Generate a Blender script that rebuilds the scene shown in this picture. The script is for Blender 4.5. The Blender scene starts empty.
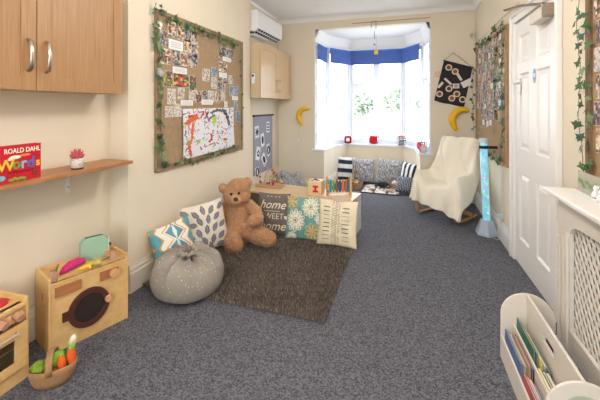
import bpy, bmesh, math, random
from mathutils import Vector, Matrix, noise
random.seed(7)
C = bpy.context.scene.collection
PI = math.pi
def R(d): return math.radians(d)
# ------------------------------------------------------------------ camera
F = 335.0; CH = 1.4; YAW = math.atan(105/335.0); S_, C_ = math.sin(YAW), math.cos(YAW)
def ray(x, y):
    u = (x-300)/F
    return Vector((-S_+C_*u, C_+S_*u, (106-y)/F))
def P(x, y, X=None, Y=None, Z=None):
    r = ray(x, y)
    t = X/r.x if X is not None else (Y/r.y if Y is not None else (Z-CH)/r.z)
    return Vector((t*r.x, t*r.y, CH+t*r.z))
cam = bpy.data.cameras.new('camera'); co = bpy.data.objects.new('camera', cam); C.objects.link(co)
cam.sensor_width = 36; cam.lens = F/600*36; cam.shift_y = -94/600; cam.clip_start = .02
co.location = (0, 0, CH); co.rotation_euler = (PI/2, 0, YAW)
bpy.context.scene.camera = co
# ------------------------------------------------------------------ materials
def lin(c):
    return tuple((v/255/12.92 if v/255 <= .04045 else ((v/255+.055)/1.055)**2.4) for v in c[:3])
MC = {}
def mat(name, col=(200,200,200), rough=.6, metal=0, nz=None, bump=None, attr=False, spec=.4, emit=None, alpha=None, trans=0, sheen=0, wood=None, aniso=None, transl=0):
    if name in MC: return MC[name]
    m = bpy.data.materials.new(name); m.use_nodes = True; nt = m.node_tree; N = nt.nodes; L = nt.links
    b = N['Principled BSDF']; b.inputs['Roughness'].default_value = rough; b.inputs['Metallic'].default_value = metal
    b.inputs['Specular IOR Level'].default_value = spec
    base = lin(col)
    b.inputs['Base Color'].default_value = (*base, 1)
    tc = N.new('ShaderNodeTexCoord')
    src = None
    if attr:
        a = N.new('ShaderNodeAttribute'); a.attribute_name = 'Col'; src = a.outputs['Color']
    if wood:
        mp = N.new('ShaderNodeMapping'); mp.inputs['Scale'].default_value = wood[0]
        n1 = N.new('ShaderNodeTexNoise'); n1.inputs['Scale'].default_value = wood[1]; n1.inputs['Detail'].default_value = 6; n1.inputs['Distortion'].default_value = .6
        r = N.new('ShaderNodeValToRGB'); r.color_ramp.elements[0].position = .3; r.color_ramp.elements[1].position = .7
        r.color_ramp.elements[0].color = (*lin(wood[2]), 1); r.color_ramp.elements[1].color = (*base, 1)
        L.new(tc.outputs['Object'], mp.inputs['Vector']); L.new(mp.outputs['Vector'], n1.inputs['Vector']); L.new(n1.outputs['Fac'], r.inputs['Fac']); src = r.outputs['Color']
    if nz:
        n2 = N.new('ShaderNodeTexNoise'); n2.inputs['Scale'].default_value = nz[0]; n2.inputs['Detail'].default_value = 4
        L.new(tc.outputs['Object'], n2.inputs['Vector'])
        mr = N.new('ShaderNodeMapRange'); mr.inputs['From Min'].default_value = .3; mr.inputs['From Max'].default_value = .7
        mr.inputs['To Min'].default_value = 1-nz[1]; mr.inputs['To Max'].default_value = 1+nz[1]; L.new(n2.outputs['Fac'], mr.inputs['Value'])
        mx = N.new('ShaderNodeVectorMath'); mx.operation = 'SCALE'
        if src: L.new(src, mx.inputs[0])
        else: mx.inputs[0].default_value = base
        L.new(mr.outputs['Result'], mx.inputs['Scale']); src = mx.outputs['Vector']
    if src: L.new(src, b.inputs['Base Color'])
    if bump:
        n3 = N.new('ShaderNodeTexNoise'); n3.inputs['Scale'].default_value = bump[0]; n3.inputs['Detail'].default_value = 5
        L.new(tc.outputs['Object'], n3.inputs['Vector'])
        bp = N.new('ShaderNodeBump'); bp.inputs['Strength'].default_value = bump[1]; bp.inputs['Distance'].default_value = bump[2] if len(bump) > 2 else .01
        L.new(n3.outputs['Fac'], bp.inputs['Height']); L.new(bp.outputs['Normal'], b.inputs['Normal'])
    if sheen: b.inputs['Sheen Weight'].default_value = sheen; b.inputs['Sheen Roughness'].default_value = .5
    if emit:
        b.inputs['Emission Color'].default_value = (*lin(emit[0]), 1); b.inputs['Emission Strength'].default_value = emit[1]
    if alpha is not None: b.inputs['Alpha'].default_value = alpha
    if trans: b.inputs['Transmission Weight'].default_value = trans; b.inputs['IOR'].default_value = 1.45
    if transl:
        t = N.new('ShaderNodeBsdfTranslucent'); t.inputs['Color'].default_value = (*base, 1)
        mm = N.new('ShaderNodeMixShader'); mm.inputs[0].default_value = transl
        L.new(b.outputs[0], mm.inputs[1]); L.new(t.outputs[0], mm.inputs[2]); L.new(mm.outputs[0], N['Material Output'].inputs['Surface'])
    MC[name] = m; return m
def pane_mat():
    m = bpy.data.materials.new('window_glass'); m.use_nodes = True; nt = m.node_tree; N = nt.nodes; L = nt.links
    N.remove(N['Principled BSDF']); t = N.new('ShaderNodeBsdfTransparent'); g = N.new('ShaderNodeBsdfGlossy'); g.inputs['Roughness'].default_value = .02
    lw = N.new('ShaderNodeLayerWeight'); lw.inputs['Blend'].default_value = .3; fr = N.new('ShaderNodeMath'); fr.operation = 'MULTIPLY'; fr.inputs[1].default_value = .12; L.new(lw.outputs['Facing'], fr.inputs[0]); mx = N.new('ShaderNodeMixShader')
    L.new(fr.outputs[0], mx.inputs[0]); L.new(t.outputs[0], mx.inputs[1]); L.new(g.outputs[0], mx.inputs[2]); L.new(mx.outputs[0], N['Material Output'].inputs['Surface'])
    return m
GLASS = pane_mat()
WALL = mat('cream_wall_paint', (228,216,195), .85, nz=(3,.015), bump=(60,.06,.004), spec=.2)
CEIL = mat('ceiling_paint', (240,239,237), .9, bump=(40,.05,.004), spec=.2)
WHITE = mat('white_gloss_paint', (235,232,226), .35)
UPVC = mat('window_frame_plastic', (228,232,240), .3)
COVER = mat('radiator_cover_paint', (218,210,196), .45)
BEECH = mat('beech_veneer', (203,165,118), .45, wood=((9,9,.7),5,(188,148,102)))
OAKC = mat('warm_oak_veneer', (176,138,98), .42, wood=((14,14,.6),6,(160,118,76)))
OAKF = mat('pale_oak_veneer', (214,184,146), .3, wood=((14,14,.6),6,(204,172,132)))
SHELF = mat('shelf_wood', (182,130,85), .4, wood=((12,.7,12),5,(162,110,68)))
BENCH = mat('bench_oak_laminate', (218,190,152), .35, wood=((.8,12,12),5,(206,176,136)))
PLY = mat('birch_plywood', (226,188,128), .5, wood=((5,.8,5),5,(214,172,112)))
PLYE = mat('plywood_edge', (196,156,100), .5, wood=((2,2,30),5,(170,128,80)))
MIDW = mat('brown_toy_wood', (178,120,76), .5, wood=((1,12,12),5,(158,100,60)))
DARKW = mat('dark_stained_wood', (84,46,40), .45)
STEEL = mat('brushed_steel', (196,192,186), .3, 1)
BLACK = mat('black_plastic', (28,28,30), .5)
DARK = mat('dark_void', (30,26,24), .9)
COLM = mat('printed_paper', rough=.7, attr=True, spec=.2)
CFAB = mat('printed_cotton', rough=.9, attr=True, spec=.1, bump=(220,.25,.004), sheen=.15)
LEAF = mat('ivy_leaf', rough=.5, attr=True)
# ------------------------------------------------------------------ mesh builder
class M:
    def __init__(s): s.v = []; s.f = []; s.c = []; s.col = None; s.usecol = False
    def color(s, c): s.col = c; s.usecol = True; return s
    def add(s, vs, fs, T=None, cols=None):
        o = len(s.v)
        for p in vs:
            p = Vector(p); s.v.append(tuple(T @ p) if T is not None else tuple(p))
        for i, f in enumerate(fs):
            s.f.append([o+k for k in f]); s.c.append(cols[i] if cols else (s.col or (200,200,200)))
        if cols: s.usecol = True
        return s
    def box(s, c, d, T=None, rz=0):
        x, y, z = d[0]/2, d[1]/2, d[2]/2
        vs = [Vector((a*x, b*y, e*z)) for a in (-1,1) for b in (-1,1) for e in (-1,1)]
        if rz: m = Matrix.Rotation(rz, 3, 'Z'); vs = [m @ v for v in vs]
        vs = [v+Vector(c) for v in vs]
        return s.add(vs, [(0,1,3,2),(4,6,7,5),(0,4,5,1),(2,3,7,6),(0,2,6,4),(1,5,7,3)], T)
    def bb(s, x0, x1, y0, y1, z0, z1, T=None): return s.box(((x0+x1)/2,(y0+y1)/2,(z0+z1)/2), (abs(x1-x0),abs(y1-y0),abs(z1-z0)), T)
    def cyl(s, p0, p1, r0, r1=None, n=16, caps=True):
        r1 = r0 if r1 is None else r1; p0 = Vector(p0); p1 = Vector(p1); d = (p1-p0).normalized()
        a = d.orthogonal().normalized(); b = d.cross(a)
        vs = []
        for p, r in ((p0,r0),(p1,r1)):
            for i in range(n): t = 2*PI*i/n; vs.append(p+a*(r*math.cos(t))+b*(r*math.sin(t)))
        fs = [(i,(i+1)%n,n+(i+1)%n,n+i) for i in range(n)]
        if caps: fs += [tuple(range(n))[::-1], tuple(range(n,2*n))]
        return s.add(vs, fs)
    def ball(s, c, r, n=12, T=None):
        r = Vector((r,r,r)) if not hasattr(r, '__len__') else Vector(r); vs = []; fs = []; m = n//2
        for j in range(m+1):
            ph = PI*j/m
            for i in range(n):
                t = 2*PI*i/n; vs.append(Vector((r.x*math.sin(ph)*math.cos(t), r.y*math.sin(ph)*math.sin(t), r.z*math.cos(ph)))+Vector(c))
        for j in range(m):
            for i in range(n): fs.append((j*n+i, (j+1)*n+i, (j+1)*n+(i+1)%n, j*n+(i+1)%n))
        return s.add(vs, fs, T)
    def tube(s, pts, r, n=8, closed=False, flat=None):
        pts = [Vector(p) for p in pts]; k = len(pts); vs = []; prev = None
        for i, p in enumerate(pts):
            if closed: d = pts[(i+1)%k]-pts[i-1]
            else: d = pts[min(i+1,k-1)]-pts[max(i-1,0)]
            d.normalize()
            a = (prev-d*prev.dot(d)) if prev is not None else d.orthogonal()
            if prev is None and flat is not None: a = Vector(flat)-d*Vector(flat).dot(d)
            a.normalize(); prev = a; b = d.cross(a)
            rr = r[i] if isinstance(r, (list,tuple)) and not isinstance(r, tuple) else r
            ra, rb = rr if isinstance(rr, tuple) else (rr, rr)
            for j in range(n): t = 2*PI*(j+.5)/n; vs.append(p+a*(ra*math.cos(t))+b*(rb*math.sin(t)))
        fs = []
        for i in range(k if closed else k-1):
            for j in range(n): fs.append((i*n+j, i*n+(j+1)%n, ((i+1)%k)*n+(j+1)%n, ((i+1)%k)*n+j))
        if not closed: fs += [tuple(range(n))[::-1], tuple(range((k-1)*n, k*n))]
        return s.add(vs, fs)
    def lathe(s, prof, c=(0,0,0), n=24, T=None, cols=None):
        vs = []; fs = []; cs = []
        for r, z in prof:
            for i in range(n): t = 2*PI*i/n; vs.append(Vector((r*math.cos(t), r*math.sin(t), z))+Vector(c))
        for j in range(len(prof)-1):
            for i in range(n): fs.append((j*n+i, j*n+(i+1)%n, (j+1)*n+(i+1)%n, (j+1)*n+i)); cs.append(cols[j] if cols else None)
        return s.add(vs, fs, T, cs if cols else None)
    def prism(s, poly, axis, a, b, T=None):
        # poly of 2D pts; axis 'x': (y,z) 'y': (x,z) 'z': (x,y)
        def mk(p, h): return {'x':(h,p[0],p[1]), 'y':(p[0],h,p[1]), 'z':(p[0],p[1],h)}[axis]
        n = len(poly); vs = [mk(p,a) for p in poly]+[mk(p,b) for p in poly]
        fs = [tuple(range(n)), tuple(range(n,2*n))[::-1]]+[(i,n+i,n+(i+1)%n,(i+1)%n) for i in range(n)]
        return s.add(vs, fs, T)
    def grid(s, fn, nu, nv, colfn=None, T=None, flip=False):
        vs = [fn(i/nu, j/nv) for j in range(nv+1) for i in range(nu+1)]; fs = []; cs = []
        for j in range(nv):
            for i in range(nu):
                a = j*(nu+1)+i; q = (a, a+1, a+nu+2, a+nu+1); fs.append(q[::-1] if flip else q)
                if colfn: cs.append(colfn((i+.5)/nu, (j+.5)/nv))
        return s.add(vs, fs, T, cs if colfn else None)
    def build(s, name, m, parent=None, smooth=False, bevel=0, loc=None, rot=None, sub=0, solid=0, weld=False, fix=True, **props):
        me = bpy.data.meshes.new(name); me.from_pydata([tuple(v) for v in s.v], [], s.f)
        if s.usecol:
            ca = me.color_attributes.new('Col', 'FLOAT_COLOR', 'CORNER'); k = 0; cache = {}
            for p, c in zip(me.polygons, s.c):
                q = cache.get(c)
                if q is None: q = cache[c] = (*lin(c), 1)
                for li in p.loop_indices: ca.data[li].color = q
        bm = bmesh.new(); bm.from_mesh(me)
        if weld: bmesh.ops.remove_doubles(bm, verts=bm.verts, dist=1e-5)
        if fix: bmesh.ops.recalc_face_normals(bm, faces=bm.faces)
        bm.to_mesh(me); bm.free()
        me.materials.append(m); o = bpy.data.objects.new(name, me); C.objects.link(o)
        if parent: o.parent = parent
        if loc is not None: o.location = loc
        if rot is not None: o.rotation_euler = rot
        if smooth:
            for p in me.polygons: p.use_smooth = True
        if bevel:
            b = o.modifiers.new('bevel', 'BEVEL'); b.width = bevel; b.segments = 2; b.limit_method = 'ANGLE'
        if solid:
            b = o.modifiers.new('solid', 'SOLIDIFY'); b.thickness = solid
        if sub:
            b = o.modifiers.new('sub', 'SUBSURF'); b.levels = sub; b.render_levels = sub
        for k, v in props.items(): o[k] = v
        return o
def thing(name, label, cat, loc=(0,0,0), rz=0, group=None):
    o = bpy.data.objects.new(name, None); C.objects.link(o); o.location = loc; o.rotation_euler = (0,0,rz); o.empty_display_size = .05
    o['label'] = label; o['category'] = cat
    if group: o['group'] = group
    return o
def tag(o, label, cat, group=None):
    o['label'] = label; o['category'] = cat
    if group: o['group'] = group
    return o
def struct(o): o['kind'] = 'structure'; return o
def text(body, size, m, parent, name='lettering', loc=(0,0,0), depth=.0008, shear=0, warp=None, bold=.0, align='CENTER', rot=0, sx=1, label=None):
    cu = bpy.data.curves.new(name, 'FONT'); cu.body = body; cu.size = size; cu.align_x = align; cu.shear = shear; cu.extrude = depth if warp is None else 0; cu.offset = bold
    cu.resolution_u = 3
    t = bpy.data.objects.new('tmp', cu); C.objects.link(t)
    me = bpy.data.meshes.new_from_object(t.evaluated_get(bpy.context.evaluated_depsgraph_get())); bpy.data.objects.remove(t)
    bm = bmesh.new(); bm.from_mesh(me)
    if warp is not None: bmesh.ops.triangulate(bm, faces=bm.faces)
    for v in bm.verts:
        x, y, z = v.co; x *= sx
        x, y = x*math.cos(rot)-y*math.sin(rot), x*math.sin(rot)+y*math.cos(rot)
        X, Z, Y = x+loc[0], y+loc[2], -z+loc[1]
        if warp: Y = warp(X, Z)
        v.co = (X, Y, Z)
    bm.to_mesh(me); bm.free(); me.materials.append(m); me.name = name
    o = bpy.data.objects.new(name, me); C.objects.link(o); o.parent = parent
    if label: o['label'] = label
    return o
# ------------------------------------------------------------------ THE ROOM
XL, XN, XF, XR, YF, ZC, YB = -1.97, -2.14, -2.06, .97, 5.35, 2.86, -2.6
YA, YE = 2.0, 4.06
CARPET = mat('grey_loop_carpet', (112,112,116), .95, spec=.1, bump=(160,.7,.008))
nt = CARPET.node_tree; vo = nt.nodes.new('ShaderNodeTexVoronoi'); vo.inputs['Scale'].default_value = 140; tcn = nt.nodes.new('ShaderNodeTexCoord')
nt.links.new(tcn.outputs['Object'], vo.inputs['Vector']); rp = nt.nodes.new('ShaderNodeValToRGB'); sp_ = nt.nodes.new('ShaderNodeSeparateColor')
rp.color_ramp.elements[0].color = (*lin((70,70,74)),1); rp.color_ramp.elements[1].color = (*lin((122,122,130)),1)
nt.links.new(vo.outputs['Color'], sp_.inputs[0]); nt.links.new(sp_.outputs[0], rp.inputs['Fac']); nt.links.new(rp.outputs['Color'], nt.nodes['Principled BSDF'].inputs['Base Color'])
o = M().bb(-2.4, 1.2, YB-.1, 6.45, -.1, 0).build('floor', CARPET); struct(o)
struct(M().bb(-2.5, 1.2, YB-.1, YF, ZC, ZC+.1).build('ceiling', CEIL))
m = M().bb(-2.4, XL, YA, YE, 0, ZC).bb(-2.4, XN, YB, YA, 0, ZC).bb(-2.4, XF, YE, YF+.1, 0, ZC)
struct(m.build('wall_left', WALL))
DY0, DY1, DZ = 2.645, 3.50, 2.15
m = M().bb(XR, XR+.12, YB, DY0, 0, ZC).bb(XR, XR+.12, DY0, DY1, DZ, ZC).bb(XR, XR+.12, DY1, YF+.1, 0, ZC)
struct(m.build('wall_right', WALL))
OX0, OX1, OZ = -1.43, .37, 2.66
LO = [(-1.265,YF), (-1.22,5.98), (-1.05,6.3), (-.02,6.3), (.17,5.98), (.215,YF)]
UP = [(-1.41,YF), (-1.36,5.93), (-1.02,6.45), (-.01,6.45), (.30,5.93), (.36,YF)]
m = M().bb(-2.4, OX0, YF, YF+.1, 0, ZC).bb(OX1, 1.1, YF, YF+.1, 0, ZC).bb(OX0, OX1, YF, YF+.1, OZ, ZC)
m.bb(OX0, LO[0][0], YF, YF+.1, 0, .665).bb(LO[5][0], OX1, YF, YF+.1, 0, .665)
struct(m.build('wall_far', WALL))
# low bay wall under the sill
m = M()
OUT = [(-1.6,YF+.1), (-1.5,6.05), (-1.1,6.6), (.06,6.6), (.44,6.05), (.5,YF+.1)]
for i in range(5):
    a, b = LO[i], LO[i+1]; c_, d = OUT[i], OUT[i+1]
    m.add([(*a,0),(*b,0),(*d,0),(*c_,0),(*a,.66),(*b,.66),(*d,.66),(*c_,.66)], [(0,1,5,4),(3,2,6,7),(4,5,6,7),(0,3,2,1)])
struct(m.build('wall_bay', WALL, weld=True))
# sill
poly = [(OX0-.0,YF-.03), (-1.245,YF-.03), (-1.2,5.97), (-1.04,6.28), (-.03,6.28), (.15,5.97), (.195,YF-.03), (OX1+.0,YF-.03), (.40,YF+.1), (.36,5.98), (.02,6.5), (-1.05,6.5), (-1.42,5.98), (-1.5,YF+.1)]
m = M()
half = len(poly)//2
inner = poly[1:7]; outer = [poly[13], poly[12], poly[11], poly[10], poly[9], poly[8]]
outer[0] = (-1.47,YF-.03); outer[5] = (.40,YF-.03)
for i in range(5):
    a, b, d, c_ = inner[i], inner[i+1], outer[i+1], outer[i]
    m.add([(*p,z) for z in (.662,.692) for p in (a,b,d,c_)], [(0,3,2,1),(4,5,6,7),(0,1,5,4),(2,3,7,6),(0,4,7,3),(1,2,6,5)])
struct(m.build('trim_1', UPVC, bevel=.004))
# bay ceiling + bay upper wall (white) + bay reveals
struct(M().prism([(OX0,YF+.1),(OX1,YF+.1),(.5,6.1),(.1,6.7),(-1.15,6.7),(-1.55,6.1)], 'z', OZ, OZ+.08).build('ceiling_bay', CEIL))
m = M()
for i in range(5):
    a, b = Vector(UP[i]), Vector(UP[i+1]); d = (b-a).normalized(); n = Vector((-d.y, d.x)); 
    zb = 2.44
    m.add([(*p, z) for z in (zb, OZ) for p in (a, b, b+n*.14, a+n*.14)], [(0,1,5,4),(3,2,6,7),(0,3,2,1),(4,5,6,7),(0,4,7,3),(1,2,6,5)])
    # cove
    q = -n
    m.add([(*(a),2.52),(*(b),2.52),(*(b+q*.07),OZ),(*(a+q*.07),OZ)], [(0,1,2,3)])
struct(m.build('wall_bay_head', CEIL))
# window jamb linings at the opening
struct(M().bb(OX0-.0, OX0+.02, YF-.005, YF+.12, .692, OZ).bb(OX1-.02, OX1, YF-.005, YF+.12, .692, OZ).build('trim_2', UPVC))
# windows
def window(idx, a, b, mull=(), trans=True, z0=.692, z1=2.44):
    a, b = Vector((*a,0)), Vector((*b,0)); L = (b-a).length; ang = math.atan2(b.y-a.y, b.x-a.x)
    m = M(); t = .045; d = .06; zt = 1.78
    m.bb(0, t, 0, d, z0, z1).bb(L-t, L, 0, d, z0, z1).bb(t, L-t, 0, d, z0, z0+.06).bb(t, L-t, 0, d, z1-.05, z1)
    segs = [t]+[x for mu in mull for x in (mu-.028, mu+.028)]+[L-t]
    for mu in mull: m.bb(mu-.028, mu+.028, -.005, d, z0+.06, z1-.05)
    for k in range(0, len(segs), 2):
        x0, x1 = segs[k], segs[k+1]
        if x1-x0 < .05: continue
        m.bb(x0, x1, -.004, d, zt-.03, zt+.03)
        if x1-x0 > .2:
            for (q0, q1) in ((z0+.06, zt-.03), (zt+.03, z1-.05)):
                m.bb(x0, x0+.03, -.012, d-.01, q0, q1).bb(x1-.03, x1, -.012, d-.01, q0, q1).bb(x0+.03, x1-.03, -.012, d-.01, q0, q0+.03).bb(x0+.03, x1-.03, -.012, d-.01, q1-.03, q1)
    o = m.build('window_%d' % idx, UPVC, loc=a, rot=(0,0,ang), bevel=.003); struct(o)
    g = M()
    for k in range(0, len(segs), 2): g.bb(segs[k], segs[k+1], .03, .036, z0+.06, z1-.05)
    g.build('pane', GLASS, o)
    for k in range(0, len(segs), 2):
        if segs[k+1]-segs[k] > .25:
            xm = (segs[k]+segs[k+1])/2
            M().bb(xm-.05, xm+.05, -.035, -.018, zt+.045, zt+.057).bb(xm-.05, xm-.03, -.03, -.008, zt+.035, zt+.065).build('window_handle', STEEL, o)
    return o
window(1, UP[0], UP[1], ()); window(2, UP[1], UP[2], ()); window(3, UP[2], UP[3], (.505,)); window(4, UP[3], UP[4], ()); window(5, UP[4], UP[5], ())
m = M()
for p in UP[1:5]: m.cyl((*p,.692), (*p,2.44), .03, n=8)
struct(m.build('trim_3', UPVC))
# back wall of the room behind the camera, with a broad unseen window added for fill daylight
m = M().bb(-2.4, -1.7, YB-.1, YB, 0, ZC).bb(.7, 1.1, YB-.1, YB, 0, ZC).bb(-1.7, .7, YB-.1, YB, 0, .5).bb(-1.7, .7, YB-.1, YB, 2.5, ZC)
struct(m.build('wall_back', WALL))
bw = M().bb(-1.7, -1.64, YB-.08, YB-.02, .5, 2.5).bb(.64, .7, YB-.08, YB-.02, .5, 2.5).bb(-1.64, .64, YB-.08, YB-.02, .5, .56).bb(-1.64, .64, YB-.08, YB-.02, 2.44, 2.5).bb(-.53, -.47, YB-.08, YB-.02, .56, 2.44).build('window_6', UPVC); struct(bw)
# skirting boards
def skirt(name, p, q, nrm, h=.20, m=WHITE):
    # p->q along the wall, nrm into the room
    p, q = Vector((*p,0)), Vector((*q,0)); n = Vector((*nrm,0)); prof = [(0,0),(.022,0),(.022,h-.06),(.016,h-.045),(.016,h-.03),(.009,h-.012),(.009,h),(0,h)]
    vs = [p+n*a+Vector((0,0,b)) for a, b in prof]+[q+n*a+Vector((0,0,b)) for a, b in prof]; k = len(prof)
    mm = M().add(vs, [tuple(range(k)), tuple(range(k,2*k))[::-1]]+[(i,(i+1)%k,k+(i+1)%k,k+i) for i in range(k)])
    return struct(mm.build(name, m))
SK = mat('skirting_paint', (226,218,202), .5)
skirt('baseboard_left', (XL,YA), (XL,YE), (1,0), m=SK)
skirt('baseboard_alcove', (XN,YB), (XN,YA), (1,0), m=SK)
skirt('baseboard_far_left', (XF+.0,YF), (LO[0][0],YF), (0,-1), m=SK)
skirt('baseboard_far_right', (LO[5][0],YF), (XR,YF), (0,-1), m=SK)
skirt('baseboard_alcove_far', (XF,YE), (XF,YF), (1,0), m=SK)
skirt('baseboard_right', (XR,DY1+.09), (XR,YF), (-1,0))
for i in range(5):
    a, b = Vector(LO[i]), Vector(LO[i+1]); d = (b-a).normalized(); skirt('baseboard_bay', LO[i], LO[i+1], (d.y,-d.x), m=SK)
# cornice
def cove(name, p, q, nrm, r=.075):
    p, q = Vector((*p,ZC)), Vector((*q,ZC)); n = Vector((*nrm,0)); prof = [(0,0),(0,-r)]+[(r-r*math.cos(t), -r+r*math.sin(t)) for t in [PI/2*i/6 for i in range(1,6)]]+[(r,0)]
    prof = [(0,0),(0,-r),(.012,-r)]+[(.012+(r-.012)*(1-math.cos(t)), -r+ r*math.sin(t)) for t in [PI/2*i/6 for i in range(1,7)]]
    vs = [p+n*a+Vector((0,0,b)) for a, b in prof]+[q+n*a+Vector((0,0,b)) for a, b in prof]; k = len(prof)
    return struct(M().add(vs, [tuple(range(k)), tuple(range(k,2*k))[::-1]]+[(i,(i+1)%k,k+(i+1)%k,k+i) for i in range(k)]).build(name, CEIL))
cove('trim_4', (XF,YF), (XR,YF), (0,-1)); cove('trim_5', (XR,YB), (XR,YF), (-1,0)); cove('trim_6', (XF,YE), (XF,YF), (1,0), .03)
# ------------------------------------------------------------------ DOOR
root = M()
yl, yr = DY1-.002, DY0+.002   # far, near
T = None
leafX = .962
cols_ = [(3.395,3.155),(2.995,2.745)]
rows_ = [(.24,.82),(1.03,1.68),(1.775,2.01)]
D = M()
D.bb(leafX, leafX+.04, yr, cols_[1][1], .008, 2.14).bb(leafX, leafX+.04, cols_[1][0], cols_[0][1], .008, 2.14).bb(leafX, leafX+.04, cols_[0][0], yl, .008, 2.14)
zs = [.008]+[z for r in rows_ for z in r]+[2.14]
for y0, y1 in cols_:
    for k in range(0, 8, 2): D.bb(leafX, leafX+.04, y1, y0, zs[k], zs[k+1])
door = D.build('door_1', WHITE); struct(door)
for y0, y1 in cols_:
    for z0, z1 in rows_:
        q = M(); e = .04; 
        A = [(leafX,y0,z0),(leafX,y1,z0),(leafX,y1,z1),(leafX,y0,z1)]
        def inset(k, x): return [(x,y0-k,z0+k),(x,y1+k,z0+k),(x,y1+k,z1-k),(x,y0-k,z1-k)]
        rings = [inset(0,leafX), inset(.012,leafX+.014), inset(.02,leafX+.014), inset(.05,leafX+.004)]
        vs = [v for r in rings for v in r]; fs = [(i*4+j,i*4+(j+1)%4,(i+1)*4+(j+1)%4,(i+1)*4+j) for i in range(3) for j in range(4)]+[(12,13,14,15)]
        q.add(vs, fs).build('door_panel', WHITE, door, fix=False)
M().bb(leafX-.008, leafX, 3.36, 3.395, 1.50, 1.64).cyl((leafX-.006,3.38,1.6), (leafX-.045,3.38,1.6), .009).cyl((leafX-.042,3.385,1.6), (leafX-.042,3.27,1.6), .009, .008).build('door_handle', STEEL, door, smooth=False)
M().bb(leafX-.004, leafX, 3.42, 3.475, .95, 1.36).build('finger_plate', UPVC, door)
M().bb(.885, leafX, 2.66, 2.90, 2.0, 2.075).build('door_closer', mat('closer_casing', (214,206,190), .4), door, bevel=.006)
M().bb(.884, .962, 2.585, 2.66, 2.0, 2.08).build('closer_end', mat('closer_metal', (150,132,112), .4, .6), door, bevel=.003)
a = P(545,6,X=.9); b = P(503,10.5,X=.92)
M().tube([(.90,2.68,2.085), (.90,2.68,2.10), (.905,3.15,2.22), (.93,b.y,b.z)], [(.015,.009)]*4, 4).build('closer_arm', mat('closer_arm_metal', (140,122,104), .4, .7), door)
q = M(); q.add([(leafX-.002, 3.03+.035*math.cos(t), 1.635+.06*math.sin(t)) for t in [2*PI*i/20 for i in range(20)]], [tuple(range(20))]); 
dot = q.build('sign_disc', mat('door_sign_blue', (120,165,190), .5), door); dot['label'] = 'round pale blue sign'
q = M().box((leafX-.003,3.03,1.64),(.001,.03,.03)); q.build('sign_mark', mat('door_sign_white', (235,240,240), .5), door)
# frame
ar = M()
def arch_piece(y0, y1, z0, z1): ar.bb(XR-.028, XR+.0, y0, y1, z0, z1); 
arch_piece(DY1, DY1+.085, 0, DZ+.085); arch_piece(DY0-.085, DY0, 0, DZ+.085); arch_piece(DY0, DY1, DZ, DZ+.085)
ar.bb(XR-.04, XR-.001, DY1+.055, DY1+.087, 0, DZ+.087).bb(XR-.04, XR-.001, DY0-.087, DY0-.055, 0, DZ+.087).bb(XR-.04, XR-.001, DY0-.055, DY1+.055, DZ+.055, DZ+.087)
ar.bb(XR+.04, XR+.12, DY0, DY1, 0, DZ)
struct(ar.build('trim_7', WHITE, bevel=.006))
# trunking on the right wall
q = M().tube([P(479,40,X=.962), P(519,2,X=.962)], .006, 4)
tag(q.build('cable_trunking', WALL), 'thin cream cable trunking running slanted above the right hand board', 'cable')
q = M(); a = P(476,35,Y=5.30)
s = thing('motion_sensor', 'small cream motion sensor in the far right corner near ceiling', 'sensor', (.925,5.31,2.42), R(-40))
M().ball((0,0,0), (.035,.03,.055), 16).build('casing', COVER, s, smooth=True)
M().ball((0,-.02,-.01), (.022,.02,.03), 12).build('lens', mat('sensor_lens',(196,176,146),.5), s, smooth=True)
# ------------------------------------------------------------------ blinds
BL = mat('blue_blind_fabric', (84,112,180), .8, transl=.25, nz=(3,.04))
BLR = mat('blue_blind_roll', (70,124,214), .6)
def blind(a, b, label, z0=2.19, z1=2.43, off=.07):
    a, b = Vector((*a,0)), Vector((*b,0)); L = (b-a).length; ang = math.atan2(b.y-a.y, b.x-a.x)
    t = thing('roller_blind', label, 'blind', a, ang, 'blue roller blinds in the bay window')
    M().bb(.03, L-.03, -off, -off+.003, z0, z1).build('blind_fabric', BL, t)
    M().cyl((.03,-off+.02,z1), (L-.03,-off+.02,z1), .022, n=14).build('roller', BLR, t, smooth=True)
    M().bb(.03, L-.03, -off-.004, -off+.006, z0-.012, z0+.004).build('bottom_bar', BL, t)
    M().bb(0, .02, -off, 0, z1-.03, z1+.02).bb(L-.02, L, -off, 0, z1-.03, z1+.02).build('bracket', UPVC, t)
blind(UP[0], UP[1], 'narrow blue roller blind at the far left return of the bay', off=.03)
blind(UP[1], UP[2], 'blue roller blind on the left angled bay window')
blind(UP[2], UP[3], 'widest blue roller blind on the middle front window of the bay')
blind(UP[3], UP[4], 'blue roller blind on the right angled bay window')
# hanging yellow tag and lampholder
t = thing('bare_lamp_holder', 'small white lamp holder hanging on a dark cord in the bay', 'lamp', (-.49,5.75,2.5))
M().cyl((0,0,.02),(0,0,.16),.004,n=6).build('cord', BLACK, t)
M().lathe([(0,.02),(.018,.02),(.024,-.02),(.02,-.06),(0,-.06)], n=14).build('holder', UPVC, t, smooth=True)
M().cyl((0,0,-.06),(0,0,-.075),.015,n=12).build('socket', BLACK, t)
t = thing('hanging_bird_house', 'tiny yellow house shaped ornament hanging below the lamp holder', 'ornament', (-.49,6.1,2.35))
M().prism([(-.035,-.03),(.035,-.03),(.035,.03),(0,.07),(-.035,.03)], 'y', -.012, .012).build('body', mat('yellow_card', (226,190,60), .6), t)
M().cyl((0,0,.07),(0,0,.31),.0015,n=5).build('string', BLACK, t)
q = M().tube([P(371,28,Y=5.33), P(371.5,22,Y=5.33), P(376,21,Y=5.33), P(376,29,Y=5.33)], .004, 5)
tag(q.build('cable_loop', BLACK), 'short dark cable loop on the beam over the bay', 'cable')
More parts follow.
